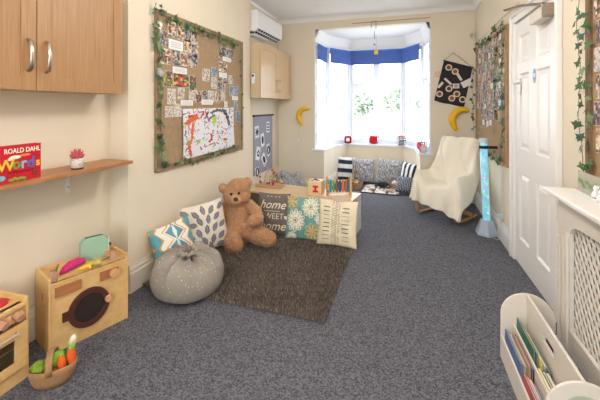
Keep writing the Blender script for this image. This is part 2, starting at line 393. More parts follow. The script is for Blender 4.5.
tag(M().tube([P(352,23.5,Y=5.34), P(430,17.5,Y=5.34)], .006, 5).build('beam_trunking', mat('old_trunking',(170,146,112),.6)), 'thin brown cable running along the beam over the bay', 'cable')
# ------------------------------------------------------------------ CUPBOARDS
HANDLE = mat('satin_nickel', (200,190,176), .28, 1)
def cupboard(label, x0, x1, y0, y1, z0, z1, doors, m, hz, grp=None, hside=None):
    # facing +X; front at x1
    t = thing('wall_cupboard', label, 'cupboard', (x0,(y0+y1)/2,z0)); yc = (y0+y1)/2
    M().bb(0, x1-x0-.022, y0-yc, y1-yc, 0, z1-z0).build('carcass', mat('cupboard_carcass_'+m.name, (206,186,150), .5), t)
    for k, (a, b, hy) in enumerate(doors):
        d = M(); X1 = x1-x0; X0 = X1-.02; fw = .075; A, B = a-yc+.002, b-yc-.002; H = z1-z0
        d.bb(X0, X1, A, A+fw, 0, H).bb(X0, X1, B-fw, B, 0, H).bb(X0, X1, A+fw, B-fw, 0, fw).bb(X0, X1, A+fw, B-fw, H-fw, H)
        dd = d.build('door', m, t, bevel=.0015)
        M().bb(X0, X1-.006, A+fw-.001, B-fw+.001, fw-.001, H-fw+.001).build('door_panel', m, dd)
        h = hy-yc
        pts = [(X1, h, hz-z0-.085), (X1+.022, h, hz-z0-.07), (X1+.03, h, hz-z0), (X1+.022, h, hz-z0+.07), (X1, h, hz-z0+.085)]
        M().tube(pts, [(.005,.011)]*5, 8, flat=(1,0,0)).build('handle', HANDLE, dd, smooth=True)
    return t
cupboard('warm oak wall cupboard with two doors above the shelf on the near left', XN, -1.90, .74, 1.885, 1.484, 2.2, [(.74,1.303,1.262),(1.303,1.885,1.355)], OAKC, 1.67)
cupboard('pale oak wall cupboard under the air conditioner in the far alcove', XF, -1.825, 4.09, 5.31, 1.51, 2.25, [(4.09,4.72,4.67),(4.72,5.31,4.775)], OAKF, 1.70)
# remote control holder on the side of the far cupboard
t = thing('air_conditioner_remote', 'slim white remote control in a holder on the side of the far cupboard', 'remote control', (-1.93,4.08,1.70))
M().bb(-.022,.022,-.018,0,0,.13).build('body', UPVC, t, bevel=.004)
M().bb(-.015,.015,-.020,-.018,.09,.12).build('screen', BLACK, t)
# air conditioner
t = thing('air_conditioner', 'white wall mounted air conditioner above the pale oak cupboard', 'air conditioner', (XF,4.55,2.40))
M().prism([(0,.04),(.12,.0),(.19,.05),(.195,.27),(.18,.29),(0,.29)], 'y', -.46, .46).build('casing', mat('ac_white', (236,237,238), .35), t, bevel=.008)
g = M()
for k in range(9): g.bb(.125,.165, -.40+k*.09, -.40+k*.09+.072, .012,.034)
g2 = M().prism([(.115,-.004),(.185,.042),(.175,.05),(.105,.004)], 'y', -.42, .42)
g2.build('air_outlet', BLACK, t)
l = M()
for k in range(11): l.prism([(.112,-.008),(.19,.040),(.188,.044),(.11,-.004)], 'y', -.41+k*.08, -.402+k*.08)
l.prism([(.146,.012),(.156,.018),(.154,.022),(.144,.016)], 'y', -.42, .42)
l.build('outlet_louvre', UPVC, t, label='white louvre slats')
M().bb(0,.10,-.36,.1,-.03,.0).build('drain_cover', UPVC, t)
# shelf
t = thing('wall_shelf', 'brown wooden wall shelf carrying a red book and a pink succulent', 'shelf', (XN,1.0,.983))
M().bb(0,.26,-.9,.955,0,.022).build('board', SHELF, t, bevel=.002)
for yb in (.665,-.4):
    M().bb(0,.004,yb-.014,yb+.014,-.16,0).bb(0,.2,yb-.014,yb+.014,-.006,0).bb(.004,.012,yb-.003,yb+.003,-.12,-.006).build('bracket', WHITE, t)
    M().cyl((.004,yb,-.12),(.007,yb,-.12),.006,n=8).build('screw', BLACK, t)
# red word book
t = thing('board_book', 'thick red board book with colourful title standing on the wooden shelf', 'book', (-1.93,1.235,1.006), R(90+4))
RED = mat('book_cover_red', (196,24,44), .35)
M().bb(-.115,.115,-.001,.0,0,.19).bb(-.115,.115,.024,.026,0,.19).bb(-.117,-.113,0,.026,0,.19).build('cover', RED, t)
M().bb(-.112,.112,.001,.024,.003,.187).build('pages', mat('page_block',(225,215,195),.8), t)
YEL = mat('letter_yellow',(244,200,50),.5); BLU = mat('letter_blue',(60,110,190),.5); CRM = mat('letter_cream',(246,236,214),.5); GRN = mat('letter_green',(110,170,60),.5); LBL = mat('letter_light_blue',(120,190,220),.5); ORG = mat('letter_orange',(236,130,50),.5); NAV = mat('letter_navy',(40,50,130),.5)
text('ROALD DAHL', .036, CRM, t, 'author_lettering', (.018,-.002,.150), bold=.0006, sx=.82)
for ch, x, mm, sz, dz in (('W',-.065,YEL,.08,0), ('o',-.014,GRN,.075,.004), ('r',.023,LBL,.08,.002), ('d',.060,BLU,.08,0), ('s',.098,YEL,.06,.004)):
    text(ch, sz, mm, t, 'title_letter', (x,-.002,.065+dz), bold=.0015)
M().ball((-.02,-.002,.128),(.03,.0012,.010)).ball((-.045,-.002,.120),(.012,.0012,.008)).build('picture_bird', CRM, t, smooth=True)
M().ball((.03,-.002,.134),(.03,.0012,.007)).build('picture_crocodile', ORG, t, smooth=True)
text('an extra-usual guide', .016, mat('letter_maroon',(120,14,30),.6), t, 'subtitle_lettering', (.01,-.002,.048))
M().ball((-.085,-.002,.030),(.018,.0012,.013)).build('picture_ball', LBL, t, smooth=True)
q = M()
for k in range(7): q.ball((-.045+k*.012,-.002,.010+random.random()*.012),(.009,.0012,.008),8)
q.build('picture_grass', GRN, t, smooth=True)
q = M()
for k in range(6): q.ball((.07+(k%3)*.01,-.002,.022+(k//3)*.014),(.005,.0012,.007),8)
q.build('picture_creatures', mat('picture_brown',(110,60,40),.6), t, smooth=True)
# succulent
t = thing('potted_succulent', 'pink spiky succulent in a small white patterned pot on the shelf', 'plant', (-1.965,1.59,1.006)); t.scale = (1.25,1.25,1.3)
def potc(j): return (214,206,196)
M().lathe([(0,0),(.026,0),(.031,.05),(.029,.052),(.027,.044),(0,.042)], n=24).build('pot', mat('speckled_pot',(212,204,194),.6,nz=(160,.35)), t, smooth=True)
M().lathe([(.0262,.0),(.0268,.0),(.0272,.005),(.0268,.006)], n=24).build('pot_base', BLACK, t)
q = M()
for ring, (n, tilt, L) in enumerate(((9,65,.036),(8,40,.042),(6,18,.046))):
    for k in range(n):
        a = 2*PI*(k+ring*.4)/n; d = Vector((math.cos(a)*math.sin(R(tilt)), math.sin(a)*math.sin(R(tilt)), math.cos(R(tilt))))
        b = Vector((0,0,.046)); q.tube([b, b+d*L*.4, b+d*L*.75+Vector((0,0,.003)), b+d*L+Vector((0,0,.008))], [.005,.009,.006,.0008], 6)
q.build('succulent', mat('pink_succulent',(190,88,96),.5,nz=(40,.2)), t, smooth=True)
# ------------------------------------------------------------------ TOY WASHING MACHINE
pa = Vector((-1.895,1.362,0)); pb = Vector((-1.745,1.772,0)); L = (pb-pa).length; ang = math.atan2(pb.y-pa.y, pb.x-pa.x)
# local: x along front, -y faces the room
W = thing('toy_washing_machine', 'light wooden toy washing machine with dark round door', 'toy washing machine', pa, ang)
H = .43; DPT = .235
M().bb(0,.014,0,DPT,0,H).build('side_panel', PLY, W, bevel=.003); M().bb(L-.014,L,0,DPT,0,H).build('side_panel', PLY, W, bevel=.003)
M().bb(.014,L-.014,.006,.018,.0,H-.03).build('front_panel', PLY, W)
M().bb(.012,L-.012,0,DPT,H-.045,H-.03).build('top_panel', PLY, W)
M().bb(.014,L-.014,DPT-.012,DPT,0,H-.01).build('back_panel', PLY, W)
M().bb(.03,.16,-.006,.006,H-.115,H-.06).build('detergent_drawer', MIDW, W)
M().bb(.265,.375,-.004,.006,H-.12,H-.065).build('control_plate', MIDW, W)
M().cyl((.345,-.004,H-.092),(.345,-.032,H-.092),.027,n=20).build('dial', mat('light_brown_knob',(214,160,112),.5), W, smooth=False, bevel=.003)
cx, cz, rr = .205, .185, .118
pr = [(0,.0),(.0,0)]
q = M()
def ringf(r0, r1, y0, y1, nn=40):
    vs = []; 
    for rad, y in ((r0,y0),(r0,y1),(r1,y1),(r1,y0)):
        for i in range(nn): t = 2*PI*i/nn; vs.append((cx+rad*math.cos(t), y, cz+rad*math.sin(t)))
    fs = [(j*nn+i, j*nn+(i+1)%nn, ((j+1)%4)*nn+(i+1)%nn, ((j+1)%4)*nn+i) for j in range(4) for i in range(nn)]
    return vs, fs
d = M().add(*ringf(.082,.113,.004,-.012)).build('door', DARKW, W, bevel=.002)
M().cyl((cx,-.003,cz),(cx,-.006,cz),.083,n=32).build('door_window', mat('dark_perspex',(52,44,40),.15), d)
M().cyl((cx+.10,-.012,cz+.012),(cx+.10,-.036,cz+.012),.019,n=16).build('door_knob', mat('light_brown_knob'), d, bevel=.003)
M().bb(cx-.14,cx-.10,-.01,.004,cz-.025,cz+.025).build('hinge', DARKW, d)
M().bb(-.002,.0,.10,.115,H-.15,H-.11).build('side_slot', MIDW, W)
# things on top
def loc_on(px, py, z): return P(px, py, Z=z)
TZ = H-.03
cup = mat('kraft_cup',(190,150,120),.8,nz=(60,.1))
p1 = W.matrix_basis.copy()
def wpt(x, y, z): 
    return pa+Vector((x*math.cos(ang)-y*math.sin(ang), x*math.sin(ang)+y*math.cos(ang), z))
t = thing('wooden_beaker', 'small brown toy beaker on the left front corner of the washing machine', 'toy beaker', wpt(.032,.035,TZ))
M().lathe([(0,0),(.020,0),(.021,.062),(.018,.062),(.017,.006),(0,.006)], n=20).build('cup', cup, t, smooth=False)
sp = M()
for k in range(3): sp.tube([(-.005+.005*k,0,.01),(.004+.006*k,.004,.05),(.022+.004*k,.008,.085+.006*k)], .004, 6)
sp.build('cutlery', mat('toy_cutlery_green',(120,112,80),.5), t)
t = thing('wooden_beaker', 'small brown toy beaker on the right front corner of the washing machine', 'toy beaker', wpt(.36,.045,TZ))
M().lathe([(0,0),(.018,0),(.019,.056),(.016,.056),(.015,.006),(0,.006)], n=20).build('cup', cup, t)
t = thing('toy_toaster', 'pale mint green toy toaster with white side on the washing machine', 'toy toaster', wpt(.295,.175,TZ), ang+R(-8)); t.scale = (1.25,1.25,1.3)
sh = [(-.06,0),(.06,0),(.062,.07)]+[(.062-.035+.035*math.cos(a), .075+.035*math.sin(a)) for a in [PI/2*i/6 for i in range(7)]]+[(-.062+.035-.035*math.sin(a), .075+.035*math.cos(a)) for a in [PI/2*i/6 for i in range(7)]]+[(-.062,.07)]
MINT = mat('mint_paint',(152,188,162),.4)
M().prism(sh,'y',-.028,.022).build('body', MINT, t, bevel=.004)
sh2 = [(x*.99,z*.99) for x,z in sh]
M().bb(.0625,.068,-.026,.02,.004,.095).build('end_plate', mat('toaster_white',(228,232,226),.4), t, bevel=.003, label='white end plate')
M().bb(-.04,.04,-.009,.0,.1095,.1115).build('slot', BLACK, t)
M().cyl((.055,-.028,.02),(.055,-.040,.02),.011,n=14).build('dial', mat('light_brown_knob'), t)
M().bb(.068,.082,-.008,.006,.045,.056).build('lever', BLACK, t)
t = thing('pink_knitted_toy', 'bright pink knitted toy vegetable lying on the washing machine top', 'toy', wpt(.15,.10,TZ), ang)
PK = mat('pink_knit',(222,52,136),.9,bump=(300,.8,.01),nz=(200,.2))
M().tube([(-.075,-.03,.012),(-.05,-.02,.024),(-.01,0,.032),(.03,.01,.034),(.06,.012,.028),(.075,.01,.018)],[.006,.02,.026,.024,.02,.008],12).build('pink_body', PK, t, smooth=True)
t = thing('felt_banana', 'peeled yellow felt banana beside the pink knitted toy', 'toy banana', wpt(.22,.055,TZ), ang)
YF_ = mat('yellow_felt',(232,192,70),.9); 
M().tube([(-.06,.0,.010),(-.02,-.012,.016),(.02,.0,.018),(.04,.03,.016),(.05,.05,.02)],[.006,.012,.013,.011,.005],10).build('peel', YF_, t, smooth=True)
M().tube([(.0,-.03,.009),(-.004,-.005,.015)],[.009,.008],10).build('peel_flap', YF_, t, smooth=True)
t = thing('felt_potato', 'round pale olive toy potato in front of the toaster', 'toy', wpt(.262,.045,TZ))
M().ball((0,0,.021),(.034,.022,.02),16).build('felt_body', mat('olive_felt',(196,178,104),.9,nz=(30,.15)), t, smooth=True)
t = thing('wooden_spoon', 'thin wooden toy spoon lying behind the right beaker', 'toy spoon', wpt(.31,.075,TZ), ang+R(20))
M().tube([(-.04,0,.005),(.05,0,.007)],.004,6).ball((-.048,0,.006),(.014,.010,.005)).build('spoon', MIDW, t, smooth=True)
# ------------------------------------------------------------------ TOY COOKER
K = thing('toy_cooker', 'light wooden toy cooker with red hob ring and glass oven door', 'toy cooker', (-1.865,1.24,0), R(90+1.5))
# local x -> +Y ; runs from x=-0.42 to 0 ; front faces -y (toward +X)
M().bb(-.014,0,0,.25,0,.415).build('side_panel', PLY, K, bevel=.003); M().bb(-.42,-.406,0,.25,0,.415).build('side_panel', PLY, K, bevel=.003)
M().bb(-.406,-.014,.0,.25,.375,.385).build('hob_top', PLY, K)
M().bb(-.406,-.014,.238,.25,.0,.43).build('back_panel', PLY, K)
M().prism([(.0,.315),(.012,.31),(.05,.385),(.03,.385)], 'x', -.406,-.014).build('control_panel', PLY, K)
M().bb(-.406,-.014,.0,.012,.0,.07).build('plinth', PLY, K)
RB = mat('red_hob',(196,26,48),.4)
M().cyl((-.075,.13,.385),(-.075,.13,.391),.055,n=28).build('hob_ring', RB, K, label='red hob ring')
M().cyl((-.23,.13,.385),(-.23,.13,.391),.055,n=28).build('hob_ring', RB, K, label='red hob ring')
for xx in (-.055,-.125,-.20): M().cyl((xx,.008,.345),(xx,-.028,.335),.02,n=16).build('knob', mat('dusty_knob',(196,146,118),.5), K, bevel=.003)
dr = M().bb(-.40,-.016,-.014,-.001,.235,.30).bb(-.40,-.016,-.014,-.001,.075,.12).bb(-.075,-.016,-.014,-.001,.12,.235).bb(-.40,-.34,-.014,-.001,.12,.235).build('oven_door', PLY, K, bevel=.002)
M().tube([(-.35,-.02,.272),(-.34,-.04,.272),(-.08,-.04,.272),(-.07,-.02,.272)],.008,8).build('door_handle', mat('steel_pink',(206,178,160),.4), dr, smooth=True)
M().bb(-.40,-.016,.02,.22,.17,.18).build('oven_shelf', PLY, K)
M().bb(-.34,-.07,-.008,-.005,.12,.235).build('oven_window', mat('oven_glass',(70,60,50),.1,alpha=.35), dr)
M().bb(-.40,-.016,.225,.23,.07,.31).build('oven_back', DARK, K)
# ------------------------------------------------------------------ BASKET WITH VEGETABLES
bc = Vector((-1.70,1.243,0)); bang = R(38)
bk = thing('felt_basket', 'small brown felt basket of toy vegetables on the carpet by the cooker', 'basket', bc, bang)
FELT = mat('brown_felt',(168,128,88),.95,nz=(90,.12),bump=(200,.4,.006))
def bask(r, z, k): 
    return [(r*1.35*math.cos(t), r*.78*math.sin(t), z+k*math.cos(2*t)*.0) for t in [2*PI*i/32 for i in range(32)]]
rings = [bask(.055,.0,0), bask(.068,.03,0), bask(.076,.07,0), bask(.08,.095,0), bask(.075,.097,0), bask(.07,.07,0), bask(.06,.012,0)]
vs = [v for r in rings for v in r]; n = 32
fs = [(j*n+i, j*n+(i+1)%n, (j+1)*n+(i+1)%n, (j+1)*n+i) for j in range(6) for i in range(n)]+[tuple(range(n))[::-1], tuple(range(6*n,7*n))]
M().add(vs, fs).build('basket_body', FELT, bk, smooth=True)
M().tube([(0,-.064,.075),(0,-.066,.11),(-.004,-.045,.15),(-.008,0,.165),(-.004,.045,.15),(0,.066,.11),(0,.064,.075)],[(.016,.003)]*7,8,flat=(1,0,0)).build('handle', FELT, bk, smooth=True)
def bp(x, y, z): return bc+Vector((x*math.cos(bang)-y*math.sin(bang), x*math.sin(bang)+y*math.cos(bang), z))
GV = mat('green_cabbage_felt',(128,158,48),.9,nz=(60,.3),bump=(120,.8,.01)); GV2 = mat('green_felt',(140,186,66),.9,nz=(60,.15)); OC = mat('orange_knit',(226,98,34),.9,bump=(200,.6,.008),nz=(60,.12))
tag(M().ball((0,0,0),(.036,.034,.036),20).build('toy_sprout', GV, smooth=True, loc=bp(-.058,.0,.088)), 'bumpy dark green toy sprout on the left side of the basket', 'toy vegetable')
tag(M().ball((0,0,0),(.033,.03,.04),20).build('toy_lime', GV2, smooth=True, loc=bp(.02,.026,.10)), 'smooth light green toy apple behind the basket handle', 'toy vegetable')
def carrot(label, a, b, r, leaf=True):
    t = thing('toy_carrot', label, 'toy carrot', a); d = Vector(b)-Vector(a)
    M().tube([d*0-d.normalized()*.006, d*.06, d*.3, d*.7, d], [.004,r*.8,r,r*.75,.004], 14).build('root', OC, t, smooth=True)
    if leaf:
        e = -d.normalized(); M().tube([e*.0, e*.02], [.007,.004], 6).build('leaf_stub', GV2, t, smooth=True)
carrot('plump orange toy carrot at the front of the basket', bp(.04,-.02,.135), bp(.052,-.03,.055), .021)
carrot('second orange toy carrot leaning at the right end of the basket', bp(.078,-.004,.15), bp(.088,-.012,.065), .021)
t = thing('toy_leek', 'toy leek with green leaves and white tip standing up in the basket', 'toy vegetable', bp(.058,.03,.06))
M().tube([(0,0,0),(.004,.01,.06),(.008,.016,.10)],[.014,.016,.018],12).build('stalk', GV2, t, smooth=True)
M().tube([(.008,.016,.10),(.012,.02,.125),(.016,.022,.14)],[.018,.016,.006],12).build('tip', mat('white_felt',(228,222,186),.9), t, smooth=True)
# ------------------------------------------------------------------ RUG
def rug():
    rnd = random.Random(3); v = []; f = []; c = []
    x0, x1, y0, y1 = -1.93, -.485, 2.10, 3.34
    Mx = M(); Mx.color((112,100,90)); Mx.bb(x0+.01, x1-.01, y0+.01, y1-.01, .002, .018)
    cols = [(144,132,121),(126,115,106),(110,100,92),(164,151,139),(134,122,112),(96,87,80),(182,169,156)]
    N = 42000
    for i in range(N):
        x = rnd.uniform(x0, x1); y = rnd.uniform(y0, y1); a = rnd.uniform(0, 2*PI)
        nn = noise.noise(Vector((x*4, y*4, 0))); h = .024+.012*rnd.random()
        lx = .018*nn*1.5+rnd.uniform(-.008,.008); ly = -.008+rnd.uniform(-.01,.01); w = .0035
        o = len(Mx.v); dx, dy = math.cos(a)*w, math.sin(a)*w
        Mx.v += [(x-dx,y-dy,.012), (x+dx,y+dy,.012), (x+lx,y+ly,.012+h)]
        Mx.f.append([o,o+1,o+2]); Mx.c.append(cols[min(6,int(rnd.random()*7))])
    return Mx.build('shaggy_rug', mat('rug_pile', rough=.9, attr=True, spec=.1), fix=False)
tag(rug(), 'shaggy dark taupe rug lying in front of the bench', 'rug')
# ------------------------------------------------------------------ BENCH
A8 = R(-8.5)
bn = thing('low_bench', 'low open bench with pale oak top and white end panel', 'bench', (-.545,3.42,0), A8)
# local x: 0 at right end going negative; y depth 0..0.46
BL_, BD, BH = 1.38, .46, .40
M().bb(-BL_,0,0,BD,BH-.022,BH).build('bench_top', BENCH, bn, bevel=.0015)
WM = mat('white_melamine',(226,226,226),.4)
M().bb(-.02,-.002,.012,BD-.005,0,BH-.022).build('end_panel', WM, bn); M().bb(-BL_+.002,-BL_+.02,.012,BD-.005,0,BH-.022).build('end_panel', WM, bn)
M().bb(-BL_/2-.009,-BL_/2+.009,.02,BD-.01,.02,BH-.022).build('divider', WM, bn)
M().bb(-BL_+.02,-.02,.02,BD-.01,.0,.02).build('base_board', WM, bn); M().bb(-BL_+.02,-.02,BD-.016,BD-.008,.02,BH-.022).build('back_panel', WM, bn)
def bpt(x, y, z=.4): return Vector((-.545,3.42,0))+Vector((x*math.cos(A8)-y*math.sin(A8), x*math.sin(A8)+y*math.cos(A8), z))
# storage boxes visible through the gap
# bead maze
t = thing('bead_maze', 'wooden bead maze toy with looping wires on the left of the bench', 'bead maze', bpt(-1.10,.27), A8+R(6))
M().bb(-.17,.17,-.07,.07,0,.022).build('base', BEECH, t, bevel=.004)
def loop(pts, n=24):
    out = []; k = len(pts)-1
    for i in range(k):
        p0, p1, p2, p3 = [Vector(pts[max(0,min(k,i+j))]) for j in (-1,0,1,2)]
        for s_ in range(n//k+1):
            u = s_/(n//k+1); out.append(.5*((2*p1)+(-p0+p2)*u+(2*p0-5*p1+4*p2-p3)*u*u+(-p0+3*p1-3*p2+p3)*u**3))
    out.append(Vector(pts[-1])); return out
wires = [('pink_wire',(226,170,190),[(-.14,0,.02),(-.135,0,.14),(-.10,0,.25),(-.06,0,.27),(-.03,0,.2),(-.08,0,.12),(-.04,.02,.02)]),
         ('blue_wire',(90,120,190),[(-.10,.03,.02),(-.06,.03,.17),(.0,.03,.21),(.05,.02,.15),(.02,0,.09),(.04,-.02,.02)]),
         ('green_wire',(96,120,130),[(.0,-.03,.02),(.02,-.03,.12),(.08,-.02,.19),(.12,0,.13),(.15,.01,.19),(.15,.02,.02)]),
         ('yellow_wire',(216,196,90),[(.06,.04,.02),(.06,.04,.22),(.075,.04,.24),(.09,.04,.22),(.09,.04,.02)])]
bcols = [(196,30,40),(235,190,40),(60,70,160),(60,140,90),(200,60,50)]
for nm, c, pts in wires:
    lp = loop(pts); M().tube(lp, .003, 6).build('wire', mat(nm,c,.4), t, smooth=True, label=nm.replace('_',' '))
    for k in range(3):
        q = lp[2+k*2 if k < 2 else len(lp)-4] if nm != 'blue_wire' else lp[len(lp)//2-2+k*2]
        cc = bcols[(k+len(nm))%5]; M().ball(q, .014, 12).build('bead', mat('bead_%d_%d_%d' % cc, cc, .35), t, smooth=True)
for (x, z, c) in ((-.13,.045,2),(-.04,.04,0),(.04,.04,0),(.15,.08,1),(.06,.10,1),(.09,.075,0),(.0,.13,1),(.05,.17,0)):
    cc = bcols[c]; M().ball((x,.0,z), .016, 12).build('bead', mat('bead_%d_%d_%d' % cc, cc, .35), t, smooth=True)
# shape cube
t = thing('shape_sorter_cube', 'small wooden shape sorting cube with red letter in the middle of bench', 'toy cube', bpt(-.46,.22), A8+R(8))
s_ = .08
M().bb(-s_,s_,-s_,s_,0,.155).build('box', mat('pale_toy_wood',(224,196,150),.5), t, bevel=.004)
REDP = mat('toy_red',(204,26,40),.4); YELP = mat('toy_yellow',(238,206,40),.4)
M().bb(-.02,.045,-s_-.006,-s_,.035,.055).bb(-.02,.045,-s_-.006,-s_,.09,.11).bb(-.0,.025,-s_-.006,-s_,.05,.095).build('letter_shape', REDP, t, label='red letter shape')
for k in range(3): M().bb(-s_-.006,-s_,-.05,.03,.03+k*.032,.05+k*.032).build('side_bar', YELP, t, label='yellow bar')
for k, (x, y, mm) in enumerate(((-.035,-.03,BLU),(.03,-.02,REDP),(-.02,.035,BLACK),(.035,.03,UPVC),(0,0,BLACK))): M().cyl((x,y,.155),(x,y,.16),.018,n=14).build('top_shape', mm, t)
# wooden tower toy
t = thing('wooden_animal_rack', 'wooden rack of coloured pegs and blocks on the right of the bench', 'wooden toy', bpt(-.215,.30), A8+R(30))
PW = mat('pale_toy_wood'); 
for x in (-.13,.13): M().bb(x-.012,x+.012,-.035,.035,0,.19).ball((x,0,.19),(.012,.03,.02)).build('end_post', mat('toy_wood_tan',(212,164,104),.5), t, bevel=.003)
M().bb(-.12,.12,-.008,.008,.01,.025).build('rail', PW, t); M().bb(-.12,.12,-.008,.008,.15,.16).build('rail', PW, t)
for k, (x, cc) in enumerate(zip((-.095,-.06,-.025,.01,.045,.08,.105), ((60,150,170),(110,170,60),(150,96,60),(50,80,150),(226,120,40),(170,110,66),(60,120,180)))):
    M().cyl((x,0,.03),(x,0,.15-.01*(k%2)),.014,n=12).ball((x,0,.16-.01*(k%2)),.015,10).build('coloured_peg', mat('peg_%d_%d_%d'%cc,cc,.45), t)
for k, (z, cc) in enumerate(((.05,(60,120,180)),(.10,(226,120,40)),(.14,(110,170,60)),(.165,(60,150,170)))):
    M().cyl((-.13,-.036,z),(-.13,-.042,z),.012,n=12).build('painted_disc', mat('peg_%d_%d_%d'%cc,cc,.45), t)
# grey fleece heap behind bench on alcove floor
def heap(name, label, cat, c, r, m, seed, h=.2):
    q = M(); q.grid(lambda u,v: (r[0]*(2*u-1), r[1]*(2*v-1), max(0.01, h*(1-((2*u-1)**2+(2*v-1)**2)*.8)*(1+.5*noise.noise(Vector((u*5+seed,v*5,seed)))) )), 40, 40)
    return tag(q.build(name, m, loc=c, smooth=True), label, cat)
BLK = mat('grey_fur_blanket',(150,150,150),.95,nz=(40,.5),bump=(90,.8,.02))
M_ = heap('fur_blanket', 'crumpled grey fur blanket heaped behind the bench', 'blanket', (-1.64,4.62,.0), (.36,.42), BLK, 4, .40)
# ------------------------------------------------------------------ CUSHIONS
def pillow_y(u, v, t): 
    a = max(0, 1-abs(u)**2.6); b = max(0, 1-abs(v)**2.6); return t*(a*b)**.45
def cushion(name, label, w, h, t, bottom, yaw, lean, pat, group=None, n=72, m=None, roll=0, wr=.006, piping=None):
    e = bpy.data.objects.new(name, None); C.objects.link(e); e.location = bottom; e.rotation_mode = 'XYZ'
    e.rotation_euler = (Matrix.Rotation(yaw,3,'Z') @ Matrix.Rotation(-lean,3,'X') @ Matrix.Rotation(roll,3,'Y')).to_euler()
    sd = random.random()*50
    def shp(sgn):
        def fn(a, b):
            u, v = 2*a-1, 2*b-1; x = w/2*u*(1-.05*(1-v*v)); z = h/2*v*(1-.05*(1-u*u))
            y = pillow_y(u, v, t/2); ed = (1-abs(u)**6)*(1-abs(v)**6)
            y += ed*wr*noise.noise(Vector((u*3+sd,v*3,sgn)))*2
            return (x, -sgn*y, z+h/2)
        return fn
    q = M()
    q.grid(shp(1), n, n, lambda a,b: pat(2*a-1, 2*b-1)); q.grid(shp(-1), n//2, n//2, lambda a,b: pat(.97,.5))
    o = q.build('cushion_cover', m or CFAB, e, smooth=True, weld=False)
    tag(e, label, 'cushion', group)
    e['_'] = 0; del e['_']
    def front(x, z):
        v = (z-h/2)/(h/2); u = x/(w/2); 
        return -pillow_y(max(-1,min(1,u)), max(-1,min(1,v)), t/2)-.006
    return e, front
def vn(x, y, s): return noise.noise(Vector((x, y, s)))
CREAM = (226,216,200)
def leafpat():
    L = []
    def spray(cx, cy, base, n, rad, ln, wd):
        for k in range(n):
            a = R(base+k*360/n); L.append((cx+math.cos(a)*rad, cy+math.sin(a)*rad, a, ln, wd))
    # fans of leaves
    for (x, y, d) in ((-.05,.72,90),(-.42,.60,130),(.32,.66,50),(-.6,.2,165),(-.28,.28,120),(.12,.30,80),(.52,.34,40),(-.78,-.25,150),(-.4,-.18,110),(-.02,-.12,85),(.36,-.1,55),(.74,-.05,30),(-.62,-.6,170),(-.2,-.55,120),(.2,-.55,75),(.6,-.5,35),(-.4,-.86,175),(.05,-.85,95),(.5,-.85,10),(.80,.72,30),(-.84,.75,150),(.85,-.72,60)):
        L.append((x, y, R(d), .22, .112))
    def f(u, v):
        for (cx, cy, a, ln, wd) in L:
            dx, dy = u-cx, v-cy
            if abs(dx) > .24 or abs(dy) > .24: continue
            p = dx*math.cos(a)+dy*math.sin(a); q = -dx*math.sin(a)+dy*math.cos(a)
            if abs(p) < ln:
                ww = wd*(1-(p/ln)**2)
                if abs(q) < ww: return (124,124,132) if abs(q) > .010 or p > ln*.7 else (160,160,166)
        return CREAM
    return f
def ikat(u, v):
    d = abs(u*.9)+0; 
    z = (v*1.1+u*.25)*1.4
    ph = (z % 1.0); tri = abs(ph-.5)*2     # 0..1
    w = .12+.42*tri; x = abs(u-.05)
    k = x-w
    if x < .10*tri: return (238,232,220)
    if k < -.10: return (96,160,172) if (abs(vn(u*9,v*9,2)) > .05 or tri > .35) else (238,232,220)
    if k < 0: return (238,232,220)
    if k < .06: return (214,152,52)
    if k < .2: return (238,232,220)
    x2 = abs(abs(u)-.88); 
    if x2 < .28-.25*tri: return (96,160,172)
    if x2 < .34-.25*tri: return (214,152,52)
    return (234,228,216)
TEAL = (112,158,152)
def flower(u, v):
    def petal(cx, cy, n, r, oc, ph=0, core=None):
        dx, dy = u-cx, v-cy; rr = math.hypot(dx, dy)
        if rr > r*1.05: return None
        a = math.atan2(dy, dx)+ph; k = ((a/(2*PI)*n) % 1)-.5
        w = .46*math.sin(PI*min(1, rr/r)**1.0)**.6 if rr < r else 0
        ed = abs(abs(k)-w*.9)*rr*2*PI/n
        if rr < r*.18: return oc if rr > r*.10 else (core or TEAL)
        if rr < r*.25: return TEAL
        if ed < .028 and rr < r: return oc
        if abs(k) < w*.45 and rr < r*.8 and oc[2] > 150: return oc if abs(k) > .05 else TEAL
        return None
    for args in ((-.42,-.12,10,.55,(232,224,196),0,(120,90,60)), (.42,.55,8,.52,(232,224,196),.3,(120,90,60)), (.55,-.62,8,.42,(222,176,84),.2,(222,176,84)), (-.72,.78,7,.42,(222,176,84),.1,(222,176,84)), (.98,.02,7,.3,(232,224,196),0,None), (-.6,-.95,7,.3,(232,224,196),0,None)):
        r = petal(*args)
        if r: return r
    return TEAL
def tribal(u, v):
    base = (228,214,184)
    if abs(abs(u+.03)-.50) < .17:
        k = (v*5.6+.2) % 1
        if k < .16 and abs(v) < .86: return (62,58,58)
    for c, p in ((-.20,1),(.12,-1)):
        zz = c+.055*(abs(((v*9) % 1)-.5)*4-1)
        if abs(u-zz) < .016: return (110,98,88)
    for c in (-.04,):
        kk = abs(((v*9) % 1)-.5)*2
        if abs(abs(u-c)-.07*kk) < .014: return (120,108,96)
    if abs(u-.26)<.008 and (v*20)%1 < .5: return (140,128,112)
    if abs(u+.93)<.02 : return (206,190,158)
    return base
def vecpos(px, py, z): p = P(px, py, Z=z); return p
RUGZ = .03
cushion('ikat_cushion', 'white cushion with teal and orange diamond pattern nearest the skirting on the left', .39,.40,.11, (-1.77,2.36,.035), R(72), R(20), ikat, roll=R(-5))
cushion('leaf_cushion', 'cream cushion with grey leaf pattern between the ikat cushion and teddy bear', .45,.45,.12, (-1.755,2.75,.035), R(58), R(17), leafpat(), roll=R(-4))
